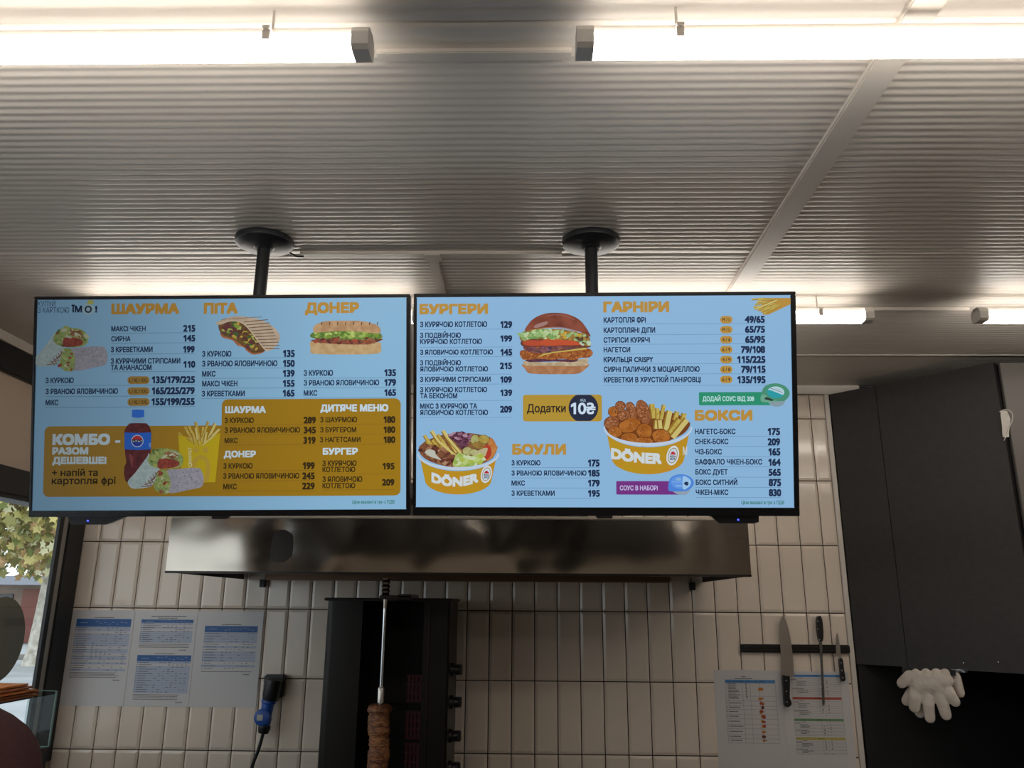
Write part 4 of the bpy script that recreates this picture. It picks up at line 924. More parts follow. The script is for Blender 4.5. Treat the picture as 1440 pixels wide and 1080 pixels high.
def blue_table(ink, a, c, hb, nrow, title, notes, ncol=8):
    """a, c: pixels of the top left and bottom right corners, hb: header bottom in px"""
    x0, z1 = wallxz(*a); x1, z0 = wallxz(*c); _, zh = wallxz(a[0], hb)
    x1 = x0 + (x1 - x0)
    ink.r(x0, x1, zh, z1, M_tblue); h = (zh - z0) / nrow
    for i in range(nrow):
        z = zh - h * (i + 0.5)
        if random.random() < 0.72: ink.r(x0, x1, z - h * 0.5, z + h * 0.42, M_row, 0.0006)
        ink.dash(x0 + 0.012, z, random.uniform(0.03, 0.07)); ink.dash(x0 + 0.002, z, 0.004)
        for k in range(ncol):
            if random.random() < 0.45: ink.dash(x0 + 0.085 + (x1 - x0 - 0.09) * k / ncol, z, random.uniform(0.006, 0.013))
    ink.dash(x0 + 0.02, (zh + z1) / 2, 0.035, 0.0022, M_row)
    for k in range(ncol): ink.dash(x0 + 0.09 + (x1 - x0 - 0.1) * k / ncol, zh + (z1 - zh) * random.uniform(.3, .7), 0.012, 0.0016, M_row)
    ink.dash((x0 + x1) / 2 - 0.045, z1 + 0.006, 0.09, 0.0028)
    if title: ink.dash((x0 + x1) / 2 - 0.075, z1 + 0.014, 0.16, 0.0035)
    for i in range(notes): ink.dash(x0 + 0.002, z0 - 0.007 - 0.0065 * i, (x1 - x0) * random.uniform(.8, .95), 0.0022)
    if notes: ink.dash(x1 - 0.05, z0 - 0.012 - 0.0065 * notes, 0.03, 0.003)
g = 'laminated sheets on the left of the tiled wall'
sh, R = sheet(-2.093, -1.801, 1.154, 1.565, 'leftmost laminated sheet with one long blue headed table', g)
k = Ink(); blue_table(k, (108.3, 870), (175.8, 944), 881, 20, False, 4); k.obj(sh, R)
sh, R = sheet(-1.800, -1.510, 1.154, 1.565, 'middle laminated sheet with two blue headed tables one above the other', g)
k = Ink(); blue_table(k, (199.3, 871), (269, 904), 875.5, 10, True, 3); blue_table(k, (193.5, 921), (263.5, 975), 929.8, 14, False, 4); k.obj(sh, R)
sh, R = sheet(-1.509, -1.206, 1.154, 1.565, 'right of the three left sheets, table in its upper half only', g)
k = Ink(); blue_table(k, (288.6, 880), (357.5, 942.5), 889, 14, False, 1); k.obj(sh, R)
g = 'laminated sheets under the knife strip'
sh, R = sheet(0.821, 1.1165, 0.912, 1.3295, 'laminated sheet with a table of small orange food pictures', g)
k = Ink()
def c7(x, y): return wallxz(1000 + x * 0.13889, 930 + y * 0.13889)
x0, z1 = c7(138, 185); x1, _ = c7(645, 185); _, zh = c7(138, 218); _, z0 = c7(138, 825)
k.r(x0, x1, zh, z1, mat('mid_blue_header', (84, 140, 196), 0.4))
for i, d in enumerate((0.03, 0.075, 0.028, 0.02, 0.03)): k.dash(x0 + (0.005, 0.03, 0.088, 0.128, 0.152)[i], (zh + z1) / 2, d * 0.7)
cols = [x0, x0 + 0.012, x0 + 0.0755, x0 + 0.109, x0 + 0.149, x1]
for x in cols: k.r(x - 0.0005, x + 0.0005, z0, zh, M_lineg)
ys = [218, 350, 400, 450, 485, 537, 580, 637, 680, 742, 780, 825]
for y in ys: _, z = c7(138, y); k.r(x0, x1, z - 0.0005, z + 0.0005, M_lineg)
for i in range(10):
    _, z = c7(138, 228 + i * 15.5); k.dash(x0 + 0.014, z, 0.03 + random.random() * 0.02, 0.0025); k.dash(x0 + 0.088, z, 0.008, 0.003)
for i in range(1, 11):
    _, z = c7(138, (ys[i] + ys[i + 1]) / 2 - 4); k.dash(x0 + 0.014, z, random.uniform(.035, .055), 0.0032); k.dash(x0 + 0.003, z, 0.004, 0.003); k.dash(x0 + 0.158, z, 0.009, 0.003)
OR = [mat('printed_orange', (196, 122, 40), 0.4), mat('printed_red_brown', (166, 72, 44), 0.4), mat('printed_dark_brown', (84, 42, 32), 0.4)]
for i, (x, y, r, m) in enumerate(((500, 287, 30, 0), (503, 377, 26, 0), (510, 428, 26, 1), (513, 468, 25, 2), (516, 513, 30, 1), (522, 562, 34, 1), (527, 607, 27, 1), (528, 657, 28, 1), (533, 712, 26, 0), (536, 760, 25, 2), (540, 800, 20, 0))):
    for q in range(5):
        cx, cz = c7(x + random.uniform(-.5, .5) * r, y + random.uniform(-.35, .35) * r * .8); pts = []
        rr = r * 0.000235
        for a in range(9): t = 2 * PI * a / 9; e = random.uniform(.7, 1.2); pts.append((cx + rr * e * math.cos(t), YS - 0.001 - q * 0.0001, cz + rr * .8 * e * math.sin(t)))
        k.b.add(pts, [list(range(9))], OR[m] if q % 3 else OR[max(0, m - 1)])
k.dash(cols[2] - 0.002, z1 + 0.013, 0.018, 0.003); k.dash(x0 + 0.045, z1 + 0.005, 0.075, 0.003)
k.obj(sh, R)
sh, R = sheet(1.1175, 1.4115, 0.912, 1.3265, 'laminated sheet with blue, red, green and yellow headed tables', g)
k = Ink(); xa = c7(823, 360)[0]; xb = c7(1320, 360)[0]
for (y0, y1, ye, col) in ((133, 157, 340, (84, 140, 196)), (360, 385, 560, (176, 84, 66)), (578, 603, 750, (106, 142, 100)), (767, 795, 942, (184, 172, 92))):
    _, z1 = c7(823, y0); _, zh = c7(823, y1); _, z0 = c7(823, ye)
    k.r(xa, xb, zh, z1, mat('printed_band_%d' % y0, col, 0.4)); k.dash((xa + xb) / 2 - 0.012, (zh + z1) / 2, 0.03, 0.002)
    nr = 10; h = (zh - z0) / nr
    for i in range(nr + 1):
        z = zh - h * i
        if i: k.r(xa, xb, z - 0.0004, z + 0.0004, M_lineg)
        if i < nr:
            zz = z - h / 2
            if i in (0, 3, 6, 8): k.dash(xa + 0.03, zz, 0.02, 0.0018)
            if i in (1, 6): k.dash(xa + 0.002, zz, 0.022, 0.002)
            if i in (2, 3, 4, 6, 7, 8): k.dash(xa + 0.026, zz, random.uniform(.02, .05), 0.002)
            for x in (0.125, 0.152):
                if random.random() < .65: k.dash(xa + x, zz, 0.007, 0.002)
    for x in (0, 0.024, 0.118, 0.142, xb - xa): k.r(xa + x - 0.0004, xa + x + 0.0004, z0, zh, M_lineg)
k.obj(sh, R)

# ------------------------------------------------------------------ knife strip and knives
ks = empty('knife_strip', (1.184, 3.785, 1.422)); KR = ks.location.copy()
MB().rbox((0.944, 3.770, 1.405), (1.426, 3.7895, 1.440), 0.004).obj('rail', M_blackp, ks, KR)
for z in (1.414, 1.430): MB().box((0.965, 3.7675, z - 0.0035), (1.405, 3.771, z + 0.0035)).obj('magnet_bar', M_steeld, ks, KR)
tag(ks, 'black magnetic knife strip holding three tools on the tiled wall', 'knife strip')
def c5(x, y, Y): p = at(960 + x * 0.24077, 820 + y * 0.24077, Y=Y); return p.x, p.z
def plate(pts, Y0, Y1, n=4, smooth=True):
    pp = [c5(x, y, (Y0 + Y1) / 2) for x, y in pts]
    if smooth: pp = spline(pp, n)
    return MB().prism(pp, lambda u, v, d: (u, d, v), Y0, Y1)
def pin(x, y, Y, r=0.0028):
    X, Z = c5(x, y, Y); return MB().lathe([(r, 0), (r, 0.0012), (r * 0.5, 0.0018)], (X, Y, Z), 10, axis=(0, -1, 0))
M_blade = mat('knife_steel', (178, 170, 162), 0.34, metal=0.9); M_hand = mat('black_riveted_handle', (20, 20, 21), 0.4); M_rod = mat('grey_steel_rod', (112, 108, 104), 0.4, metal=0.8)
def knife(name, cat, label, blade, handle, pins, Y=3.764, hsm=True, bm_=None):
    X, Z = c5(*handle[0], Y); r = empty(name, (X, Y, Z)); R = r.location.copy()
    plate(blade, Y - 0.0012, Y + 0.0022, 4).obj('blade' if name != 'sharpening_steel' else 'rod', bm_ or M_blade, r, R)
    h = plate(handle, Y - 0.010, Y + 0.009, 4); h.obj('handle', M_hand, r, R, smooth=True)
    for x, y in pins: pin(x, y, Y - 0.0098).obj('rivet', M_blade, r, R)
    return tag(r, label, cat, 'tools on the magnetic strip'), r, R
_, r, R = knife('chef_knife', 'knife', 'large chef knife hanging blade up on the left of the strip',
      [(583, 193), (572, 215), (565, 260), (568, 340), (577, 450), (583, 545), (610, 546), (648, 547), (650, 540), (645, 450), (633, 350), (618, 270), (598, 212)],
      [(582, 540), (600, 542), (621, 546), (623, 600), (622, 665), (630, 688), (633, 705), (622, 719), (606, 723), (595, 714), (591, 690), (587, 620)], [(604, 570), (606, 632), (609, 694)])
_, r, R = knife('sharpening_steel', 'sharpener', 'sharpening steel with black handle hanging between the two knives',
      [(797, 330), (812, 330), (820, 500), (829, 690), (824, 708), (817, 706), (812, 600), (804, 450)],
      [(784, 200), (794, 192), (804, 195), (813, 225), (818, 285), (816, 332), (806, 340), (795, 336), (786, 290), (781, 230)], [(790, 222), (789, 267), (800, 330)], bm_=M_rod)
_, r, R = knife('paring_knife', 'knife', 'small paring knife hanging at the right end of the strip',
      [(902, 292), (895, 325), (894, 380), (898, 420), (912, 430), (916, 446), (930, 446), (928, 432), (921, 405), (917, 360), (909, 315)],
      [(913, 446), (930, 445), (938, 500), (946, 555), (944, 568), (934, 573), (925, 567), (920, 520)], [(925, 465), (930, 510), (935, 553)])

# ------------------------------------------------------------------ blue plug connector
Yp = 3.735
def c9(x, y, Y=Yp): return at(340 + x * 0.13889, 930 + y * 0.13889, Y=Y)
pl = empty('plug_connector', c9(310, 260)); PR = pl.location.copy()
M_blue = mat('blue_plastic', (22, 74, 160), 0.4)
ax_ = (c9(215, 720) - c9(315, 240)).normalized()
b = MB(); b.lathe([(0.030, -0.035), (0.037, -0.030), (0.038, 0.03), (0.033, 0.055)], c9(315, 260), 20, axis=ax_); b.obj('socket_body', M_blackp, pl, PR, smooth=True)
MB().rbox((PR.x - 0.045, Yp + 0.015, PR.z - 0.045), (PR.x + 0.045, 3.7895, PR.z + 0.05), 0.006).obj('wall_box', M_blackp, pl, PR)
c = c9(278, 380); L = (c9(228, 640) - c).length
MB().lathe([(0.030, 0), (0.031, 0.016), (0.026, 0.020), (0.025, L * 0.7), (0.028, L * 0.72), (0.027, L)], c, 24, axis=ax_).obj('plug_body', M_blue, pl, PR, smooth=True)
lid = MB().lathe([(0.034, 0), (0.035, 0.004), (0.034, 0.012), (0.028, 0.015)], c9(224, 560) + Vector((0, -0.018, 0)), 26, axis=(0, -1, 0.1)).obj('lid', M_blue, pl, PR, smooth=True)
lp = c9(208, 560) - PR
MB().rbox((lp.x - 0.013, lp.y - 0.0355, lp.z - 0.012), (lp.x + 0.013, lp.y - 0.0325, lp.z + 0.012), 0.001).obj('label_sticker', mat('pale_label', (176, 176, 168), 0.5), lid)
MB().lathe([(0.026, 0), (0.027, 0.012), (0.022, 0.03), (0.010, 0.034)], c9(232, 650), 20, axis=ax_).obj('cable_gland', M_blackp, pl, PR, smooth=True)
MB().tube(spline([c9(218, 715), c9(200, 790), c9(160, 920), c9(120, 1020), c9(100, 1110), c9(92, 1300)], 6, False), 0.0075, 10).obj('cable', M_blackp, pl, PR, smooth=True)
tag(pl, 'blue plug in a black wall socket with cable, beside the sheets', 'plug')

# ------------------------------------------------------------------ dark corner cabinet and its neighbour
P0 = Vector((1.452, 3.785, 0)); DD = Vector((0.669, -0.743, 0)); NN = Vector((-0.743, -0.669, 0))
def dg(s, z, d=0.0): p = P0 + DD * s + NN * d; return Vector((p.x, p.y, z))
cabt = empty('corner_cabinet', (1.75, 3.6, 1.36)); CR = cabt.location.copy()
CZ0, CZ1 = 1.36, 2.592
b = MB()
poly = [dg(0.004, 0, -0.02), dg(0.722, 0, -0.02), Vector((1.95, 3.29, 0)), Vector((1.95, 3.77, 0)), Vector((1.50, 3.77, 0))]
b.prism([(p.x, p.y) for p in poly], lambda u, v, d: (u, v, d), CZ0 + 0.004, CZ1); b.obj('body', M_dark, cabt, CR)
def slab(s0, s1, z0, z1, d0=-0.018, d1=0.0):
    b = MB(); vs = []
    for z in (z0, z1):
        for s, d in ((s0, d0), (s1, d0), (s1, d1), (s0, d1)): vs.append(dg(s, z, d))
    return b.add(vs, [(0,3,2,1),(4,5,6,7),(0,1,5,4),(1,2,6,5),(2,3,7,6),(3,0,4,7)])
slab(0.002, 0.2225, CZ0, CZ1).obj('filler_panel', M_dark, cabt, CR)
dr_ = slab(0.2255, 0.7245, CZ0, CZ1).obj('door', M_dark, cabt, CR)
for px, py in ((1355, 932), (1404, 931)):
    r_ = ray(px, py); t = ((P0 - CAM).dot(NN)) / r_.dot(NN); p = CAM + r_ * t - CR
    MB().lathe([(0.0022, 0), (0.002, 0.0015)], p, 8, axis=NN).obj('screw', M_steel, dr_)
tag(cabt, 'tall dark cabinet set diagonally across the right corner', 'cabinet')
nb = empty('tall_cupboard', (2.2, 3.4, 0)); NR = nb.location.copy()
M_pale = mat('pale_grey_door', (100, 95, 90), 0.5)
MB().box((1.972, 3.262, 0), (XR - 0.005, 3.285, CZ1)).obj('body', M_darker, nb, NR)
MB().rbox((1.9615, 3.244, 0.02), (XR - 0.01, 3.2615, CZ1 - 0.002), 0.002).obj('door', M_pale, nb, NR)
p0, p1 = dg(0.7265, 0, -0.012), Vector((1.960, 3.262, 0))
MB().prism([(p0.x, p0.y), (p1.x, p1.y), (p1.x, p1.y + 0.03), (p0.x + 0.01, p0.y + 0.03)], lambda u, v, d: (u, v, d), 0, CZ1).obj('dark_gap_strip', M_black, nb, NR)
tag(nb, 'pale cupboard door at the right edge beyond the dark cabinet', 'cupboard')
MB().box((1.455, 3.775, 0), (2.58, 3.799, 1.357)).obj('splash_panel', M_darker)
tag(bpy.data.objects['splash_panel'], 'black wall panel below the dark corner cabinet', 'panel')
# scrap of clear film caught at the cabinet edge
M_film = mat('clear_crumpled_film', (190, 184, 176), 0.25, bump=0.4, bscale=120)
def pc(px, py, off=0.006):
    p = at(px, py, Y=3.243); return Vector((p.x, p.y - off, p.z))
b = MB()
pts = [pc(1404, 580), pc(1412, 577, .012), pc(1420, 582, .014), pc(1421, 592, .012), pc(1417, 602, .01), pc(1414, 612, .008), pc(1411, 620, .004)]
b.tube(spline(pts, 5, False), 0.0022, 6)
sv = []
for i in range(7):
    y = 578 + i * 6.2
    for j in range(4): sv.append(pc(1405 + j * (4.2 - 0.35 * abs(i - 2)) + 0.6 * i, y, 0.005 + 0.006 * random.random()))
b.add(sv, [(i*4+j, i*4+j+1, i*4+j+5, i*4+j+4) for i in range(6) for j in range(3)])
tag(b.obj('plastic_scrap', M_film, smooth='full'), 'scrap of clear plastic film caught beside the pale cupboard door', 'plastic')

# ------------------------------------------------------------------ disposable gloves hanging under the cabinet
def gp(x, y, d=0.0):
    """a point on the cabinet's front plane for a place in the glove close-up"""
    r_ = ray(1230 + x * 0.12039, 920 + y * 0.12037); t = ((P0 - CAM).dot(NN)) / r_.dot(NN)
    return CAM + r_ * t + NN * d
def glove(palm, digits, d, label):
    b = MB()
    def cap(p, q, r0, r1):
        p, q = Vector(p), Vector(q); ax = (q - p).normalized(); n = 7
        prs = [(r0 * math.cos(t), -r0 * math.sin(t)) for t in [PI / 2 * (1 - i / 4) for i in range(4)]]
        L_ = (q - p).length
        prs = [(max(0.0005, r0 * math.cos(t)), -r0 * math.sin(t)) for t in [PI / 2 - PI / 8 * i for i in range(5)]] + [(r1 * math.cos(t), L_ + r1 * math.sin(t)) for t in [PI / 8 * i for i in range(4)]] + [(0.0006, L_ + r1)]
        b.lathe(prs, p, 16, axis=ax)
    for (x, y, r) in palm:
        b.lathe([(max(0.0006, r * math.cos(t)), r * math.sin(t)) for t in [-PI / 2 + PI / 8 * i for i in range(9)]], gp(x, y, d), 16)
    for (x0, y0, x1, y1, w0, w1, bend) in digits:
        m = ((x0 + x1) / 2, (y0 + y1) / 2)
        cap(gp(x0, y0, d), gp(*m, d + bend), w0, (w0 + w1) / 2 * 1.02); cap(gp(*m, d + bend), gp(x1, y1, d + bend * 0.3), (w0 + w1) / 2, w1)
    o = b.obj('raw', None)
    md = o.modifiers.new('r', 'REMESH'); md.mode = 'VOXEL'; md.voxel_size = 0.0032
    sm = o.modifiers.new('s', 'SMOOTH'); sm.iterations = 9; sm.factor = 0.5
    dgx = bpy.context.evaluated_depsgraph_get(); dgx.update()
    me = bpy.data.meshes.new_from_object(o.evaluated_get(dgx)); bpy.data.objects.remove(o)
    # flatten along the cabinet normal, as empty film does
    c0 = gp(650, 300, d)
    for v in me.vertices: h = (v.co - c0).dot(NN); v.co -= NN * h * 0.62
    me.materials.clear(); me.materials.append(M_glove)
    for p in me.polygons: p.use_smooth = True
    me.name = 'disposable_glove'
    g_ = bpy.data.objects.new('disposable_glove', me); COL.objects.link(g_)
    return tag(g_, label, 'glove', 'plastic gloves under the dark cabinet')
M_glove = mat('thin_white_film', (206, 194, 182), 0.3, bump=0.3, bscale=42)
S_ = 0.000342                                     # metres per pixel of the close-up at the gloves
glove([(450, 262, .026), (520, 290, .033), (600, 300, .036), (680, 300, .038), (760, 300, .038), (830, 310, .035), (700, 390, .034), (600, 380, .032), (800, 400, .031), (880, 300, .026), (640, 225, .022), (560, 350, .04), (740, 350, .042), (660, 340, .042), (760, 225, .022), (520, 215, .018), (860, 222, .02)],
      [(450, 260, 352, 335, .027, .021, .006), (525, 410, 505, 605, .027, .025, .014), (660, 430, 683, 735, .026, .022, .014), (790, 430, 868, 695, .027, .023, .006), (890, 420, 975, 545, .026, .021, .010)], 0.030,
      'front clear white plastic glove hanging fingers down under the dark cabinet')
glove([(500, 340, .030), (600, 290, .034), (760, 280, .034), (890, 290, .032), (930, 340, .026)],
      [(440, 430, 366, 545, .024, .021, .004), (530, 480, 522, 680, .025, .023, .004), (930, 270, 990, 450, .025, .020, .004)], -0.004,
      'rear clear plastic glove showing its finger tips behind the front glove')
b = MB(); sv = []
for i in range(5):
    for j in range(3): sv.append(gp(900 + i * 50, 172 + j * (26 - 2 * i) + 8 * math.sin(i * 2.1), 0.004 + 0.008 * random.random()))
b.add(sv, [(i*3+j, i*3+j+1, i*3+j+4, i*3+j+3) for i in range(4) for j in range(2)])
tag(b.obj('glove_cuff', pane_mat('sheer_film', (0.8, 0.78, 0.75), 0.25, 0.3), smooth='full'), 'crumpled clear film cuff sticking out right of the gloves', 'plastic')
q0, q1 = gp(380, 150), gp(960, 165)
hb = MB(); hb.add([dg(0.205, 1.338, 0.018), dg(0.415, 1.338, 0.018), dg(0.415, 1.338, -0.09), dg(0.205, 1.338, -0.09), dg(0.205, 1.36, 0.012), dg(0.415, 1.36, 0.012), dg(0.415, 1.36, -0.09), dg(0.205, 1.36, -0.09)],
      [(0,3,2,1),(4,5,6,7),(0,1,5,4),(1,2,6,5),(2,3,7,6),(3,0,4,7)])
tag(hb.obj('glove_dispenser', M_darker), 'flat black glove dispenser fixed under the dark cabinet', 'dispenser')

# ------------------------------------------------------------------ glass ledge by the window with orange paper bags
lc = empty('glass_display_case', (-1.96, 3.1, 0.95)); LR = lc.location.copy()
M_cg = pane_mat('case_glass', (0.80, 0.86, 0.86), 0.04)
M_gedge = mat('green_glass_edge', (120, 150, 146), 0.2)
MB().box((-2.085, 2.3, 1.240), (-1.928, 3.295, 1.248)).obj('top_pane', M_cg, lc, LR)
MB().box((-1.930, 2.3, 1.238), (-1.926, 3.295, 1.250)).obj('front_edge', mat('dark_case_edge', (36, 52, 62), 0.3), lc, LR)
MB().box((-1.945, 3.296, 1.066), (-1.836, 3.302, 1.266)).obj('end_pane', M_cg, lc, LR)
b = MB(); b.box((-1.838, 3.294, 1.066), (-1.834, 3.304, 1.267)); b.box((-1.945, 3.294, 1.264), (-1.834, 3.304, 1.267)); b.box((-1.945, 3.294, 1.064), (-1.834, 3.304, 1.0665)); b.obj('pane_edge', M_gedge, lc, LR)
MB().lathe([(0.012, 0), (0.012, 0.016), (0.008, 0.02)], (-1.915, 3.30, 1.076), 14, axis=(0, -1, 0)).obj('clamp', M_black, lc, LR, smooth=True)
b = MB(); b.box((-2.085, 2.3, 0.95), (-1.84, 3.302, 1.064)); b.obj('base', M_black, lc, LR)
for y in (2.32, 3.28): MB().box((-2.08, y - 0.01, 1.06), (-2.06, y + 0.01, 1.24)).obj('leg', M_black, lc, LR)
tag(lc, 'glass display case by the street window at the lower left', 'case')
M_kraft = [mat('orange_kraft_paper', (186, 104, 40), 0.6, noise=(200, 124, 58), nscale=14), mat('dark_orange_paper', (150, 78, 28), 0.6)]
for i in range(5):
    z = 1.249 + i * 0.0105; y0, y1 = 2.86 + i * 0.012 + random.uniform(-.01, .01), 3.285 - i * 0.016 + random.uniform(-.01, .004); x0, x1 = -2.06, -1.885 + random.uniform(-.025, .005)
    b = MB(); vs = []; n = 8
    for t in range(n + 1):
        y = y0 + (y1 - y0) * t / n; w = 0.0035 * math.sin(t * 1.3 + i) ** 2 + (0.006 if t == n and i % 2 else 0)
        for x, dz in ((x0, 0), (x1, 0), (x1, 0.0065), (x0, 0.0075)): vs.append((x, y, z + dz + w * 0.4))
    fs = [(0, 3, 2, 1), (4*n, 4*n+1, 4*n+2, 4*n+3)]
    for t in range(n):
        for a in range(4): c_ = (a + 1) % 4; fs.append((4*t+a, 4*t+c_, 4*t+4+c_, 4*t+4+a))
    b.add(vs, fs)
    tag(b.obj('paper_bag', M_kraft[i % 2]), ['bottom orange paper bag of the pile on the glass case', 'second orange paper bag from the bottom of the window pile', 'middle orange paper bag of the five on the glass case', 'second orange paper bag from the top of the window pile', 'topmost orange paper bag of the pile on the glass case'][i], 'paper bag', 'orange paper bags on the glass case')

# sticker on the window
b = MB(); b.lathe([(0.166, 0), (0.166, 0.0012)], (XL - 0.0085, 3.315, 1.452), 48, axis=(-1, 0, 0))
tag(b.obj('window_sticker', mat('olive_sticker_back', (128, 122, 98), 0.7)), 'round olive sticker seen from behind on the street window', 'sticker')

# ------------------------------------------------------------------ person at the lower left edge
def skin_figure(name, verts, edges, radii, mt):
    me = bpy.data.meshes.new(name); me.from_pydata(verts, edges, []); o = bpy.data.objects.new(name, me); COL.objects.link(o)
    sk = o.modifiers.new('skin', 'SKIN'); sk.use_smooth_shade = True; sb = o.modifiers.new('sub', 'SUBSURF'); sb.levels = 2
    for i, r in enumerate(radii): me.skin_vertices[0].data[i].radius = r if isinstance(r, tuple) else (r, r)
    me.skin_vertices[0].data[0].use_root = True
    dgx = bpy.context.evaluated_depsgraph_get(); dgx.update()
    m2_ = bpy.data.meshes.new_from_object(o.evaluated_get(dgx)); bpy.data.objects.remove(o)
    m2_.materials.clear(); m2_.materials.append(mt); m2_.name = name
    for p in m2_.polygons: p.use_smooth = True
    r = bpy.data.objects.new(name, m2_); COL.objects.link(r); return r
PX, PY = -1.135, 1.5
M_maroon = mat('maroon_knit', (62, 30, 32), 0.85, bump=0.3, bscale=160); M_skin = mat('warm_skin', (190, 138, 112), 0.55); M_jean = mat('dark_trousers', (36, 38, 46), 0.8)
body_v = [(PX, PY, 0.92), (PX, PY, 1.10), (PX, PY, 1.28), (PX, PY + .01, 1.38), (PX, PY + .01, 1.45), (PX, PY - .01, 1.52), (PX, PY - .02, 1.60), (PX, PY - .015, 1.66),
          (PX - .235, PY, 1.345), (PX - .25, PY - .02, 1.14), (PX - .20, PY - .18, 0.98), (PX - .18, PY - .26, 0.95),
          (PX + .235, PY, 1.345), (PX + .25, PY - .02, 1.14), (PX + .20, PY - .18, 0.98), (PX + .18, PY - .26, 0.95),
          (PX - .09, PY, 0.86), (PX - .10, PY - .01, 0.48), (PX - .10, PY + .01, 0.08), (PX - .10, PY - .12, 0.04),
          (PX + .09, PY, 0.86), (PX + .10, PY - .01, 0.48), (PX + .10, PY + .01, 0.08), (PX + .10, PY - .12, 0.04)]
body_e = [(0,1),(1,2),(2,3),(3,4),(4,5),(5,6),(6,7),(3,8),(8,9),(9,10),(10,11),(3,12),(12,13),(13,14),(14,15),(0,16),(16,17),(17,18),(18,19),(0,20),(20,21),(21,22),(22,23)]
rad = [(.15,.11),(.14,.11),(.16,.115),(.12,.085),.052,(.062,.075),(.075,.09),(.05,.06), .072,.052,.038,.032, .072,.05,.038,.032, .088,.06,.042,.036, .088,.06,.042,.036]
pers = skin_figure('person', body_v, body_e, rad, M_maroon)
pers.data.materials.append(M_skin); pers.data.materials.append(M_jean)
for p in pers.data.polygons:
    c = p.center
    if c.z > 1.425 and abs(c.x - PX) < 0.13: p.material_index = 1
    elif c.z < 0.93 and abs(c.x - PX) < 0.19 and c.y > PY - 0.15: p.material_index = 2
hair = MB()
hair.lathe([(0.05, 0.085), (0.085, 0.05), (0.095, 0.0), (0.09, -0.05), (0.07, -0.085)], (PX, PY + .015, 1.635), 20, sy=1.05)
hair.obj('hair', mat('dark_hair', (34, 26, 22), 0.6), pers, smooth=True)
tag(pers, 'person in a maroon sweater, only one shoulder showing at the lower left', 'person')

# ------------------------------------------------------------------ the street outside
M_pave = mat('pale_pavement', (150, 154, 158), 0.8, noise=(170, 174, 178), nscale=0.8)
structure(MB().box((-70, -30, -0.2), (XL - 0.12, 70, -0.02)).obj('ground', M_pave))
tag(MB().rbox((-40, 24.2, -0.02), (-4, 24.5, 0.12), 0.02).obj('kerb', mat('kerb_stone', (150, 146, 140), 0.8)), 'pale kerb stone line beyond the street tree', 'kerb')
tr = empty('plane_tree', (-12.9, 22.0, 0)); TR = tr.location.copy()
M_bark = mat('whitewashed_bark', (226, 222, 212), 0.85, noise=(176, 168, 152), nscale=6, bump=0.5, bscale=8)
M_bark2 = mat('grey_bark', (150, 142, 130), 0.85, noise=(120, 112, 100), nscale=8)
b = MB(); b.tube([(-12.99, 22.0, -0.05), (-12.97, 22.0, 0.3), (-12.9, 22.0, 1.2), (-12.84, 22.0, 2.1), (-12.80, 22, 2.7), (-12.78, 22.0, 3.3)], [0.28, 0.22, 0.215, 0.22, 0.25, 0.19], 14)
b.obj('trunk', M_bark, tr, TR, smooth=True)
for pts, r0 in ((((-12.68, 22, 2.6), (-12.3, 21.9, 3.3), (-11.6, 21.8, 4.5), (-10.9, 21.5, 6.0)), (.17, .13, .10, .05)), (((-12.75, 22, 3.2), (-13.3, 21.8, 4.2), (-14.1, 21.4, 4.6), (-14.9, 21.0, 6.0)), (.18, .15, .12, .06)), (((-12.75, 22, 3.2), (-12.9, 22.2, 4.6), (-13.0, 22.4, 6.6)), (.15, .11, .06))):
    MB().tube(spline(pts, 4, False), [r0[min(int(i / 4), len(r0) - 1)] for i in range(len(spline(pts, 4, False)))], 10).obj('branch', M_bark2, tr, TR, smooth=True)
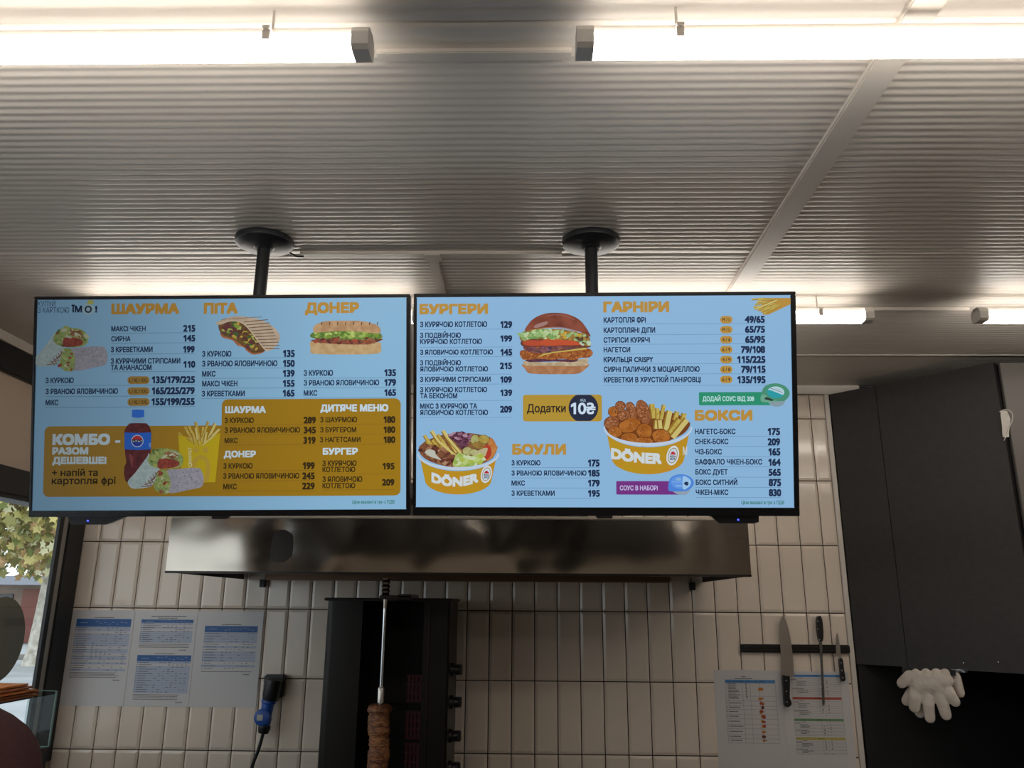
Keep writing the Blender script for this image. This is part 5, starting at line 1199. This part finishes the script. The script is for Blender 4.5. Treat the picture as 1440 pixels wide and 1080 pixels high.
LM = [mat('leaf_olive', (150, 146, 84), 0.6), mat('leaf_yellow', (206, 192, 120), 0.6), mat('leaf_green', (126, 138, 78), 0.6), mat('leaf_tan', (196, 160, 112), 0.6), mat('leaf_pale', (224, 220, 178), 0.6)]
b = MB(); rnd = random.Random(3)
star = [(0, -0.5), (0.16, -0.2), (0.5, -0.16), (0.3, 0.1), (0.36, 0.42), (0.1, 0.3), (0, 0.58), (-0.1, 0.3), (-0.36, 0.42), (-0.3, 0.1), (-0.5, -0.16), (-0.16, -0.2)]
for i in range(9500):
    while True:
        u = Vector((rnd.uniform(-1, 1), rnd.uniform(-1, 1), rnd.uniform(-1, 1)))
        if u.length < 1: break
    p = Vector((-13.1 + u.x * 3.6, 21.2 + u.y * 2.8, 4.9 + u.z * 2.9))
    if p.z < 2.35 + 0.3 * math.sin(p.x * 3.1): continue
    s_ = rnd.uniform(0.16, 0.34); E_ = Euler((rnd.uniform(0.5, 2.4), rnd.uniform(-0.8, 0.8), rnd.uniform(0, 6.28))).to_matrix()
    b.add([p + E_ @ Vector((x * s_, y * s_, 0.10 * s_ * abs(x) * 2)) for x, y in star], [list(range(12))], LM[rnd.choice((0, 0, 1, 1, 2, 3, 4))])
lv = b.obj('foliage', None, tr, TR, fix=False); lv['kind'] = 'stuff'
tag(tr, 'street tree with whitewashed trunk and yellowing leaves beyond the window', 'tree')
bd = empty('street_building', (-24, 34, 0)); BR = bd.location.copy()
MB().box((-40, 33.5, 0), (-8, 40, 2.25)).obj('wall', mat('grey_brown_facade', (120, 104, 94), 0.8, noise=(140, 122, 108), nscale=1.5), bd, BR)
MB().box((-40.3, 33.0, 2.25), (-7.7, 40.2, 2.6)).obj('roof', mat('blue_grey_roof', (150, 154, 166), 0.7), bd, BR)
for x in (-22.2, -19.6, -17.0):
    w_ = MB().box((x, 33.42, 0.9), (x + 1.2, 33.52, 1.9)).obj('window', mat('dark_window_glass', (50, 54, 60), 0.2), bd, BR)
MB().box((-20.6, 33.42, 0), (-19.9, 33.52, 2.1)).obj('door', mat('red_brown_door', (110, 60, 48), 0.6), bd, BR)
tag(bd, 'low building with a pale roof across the street behind the tree', 'building')
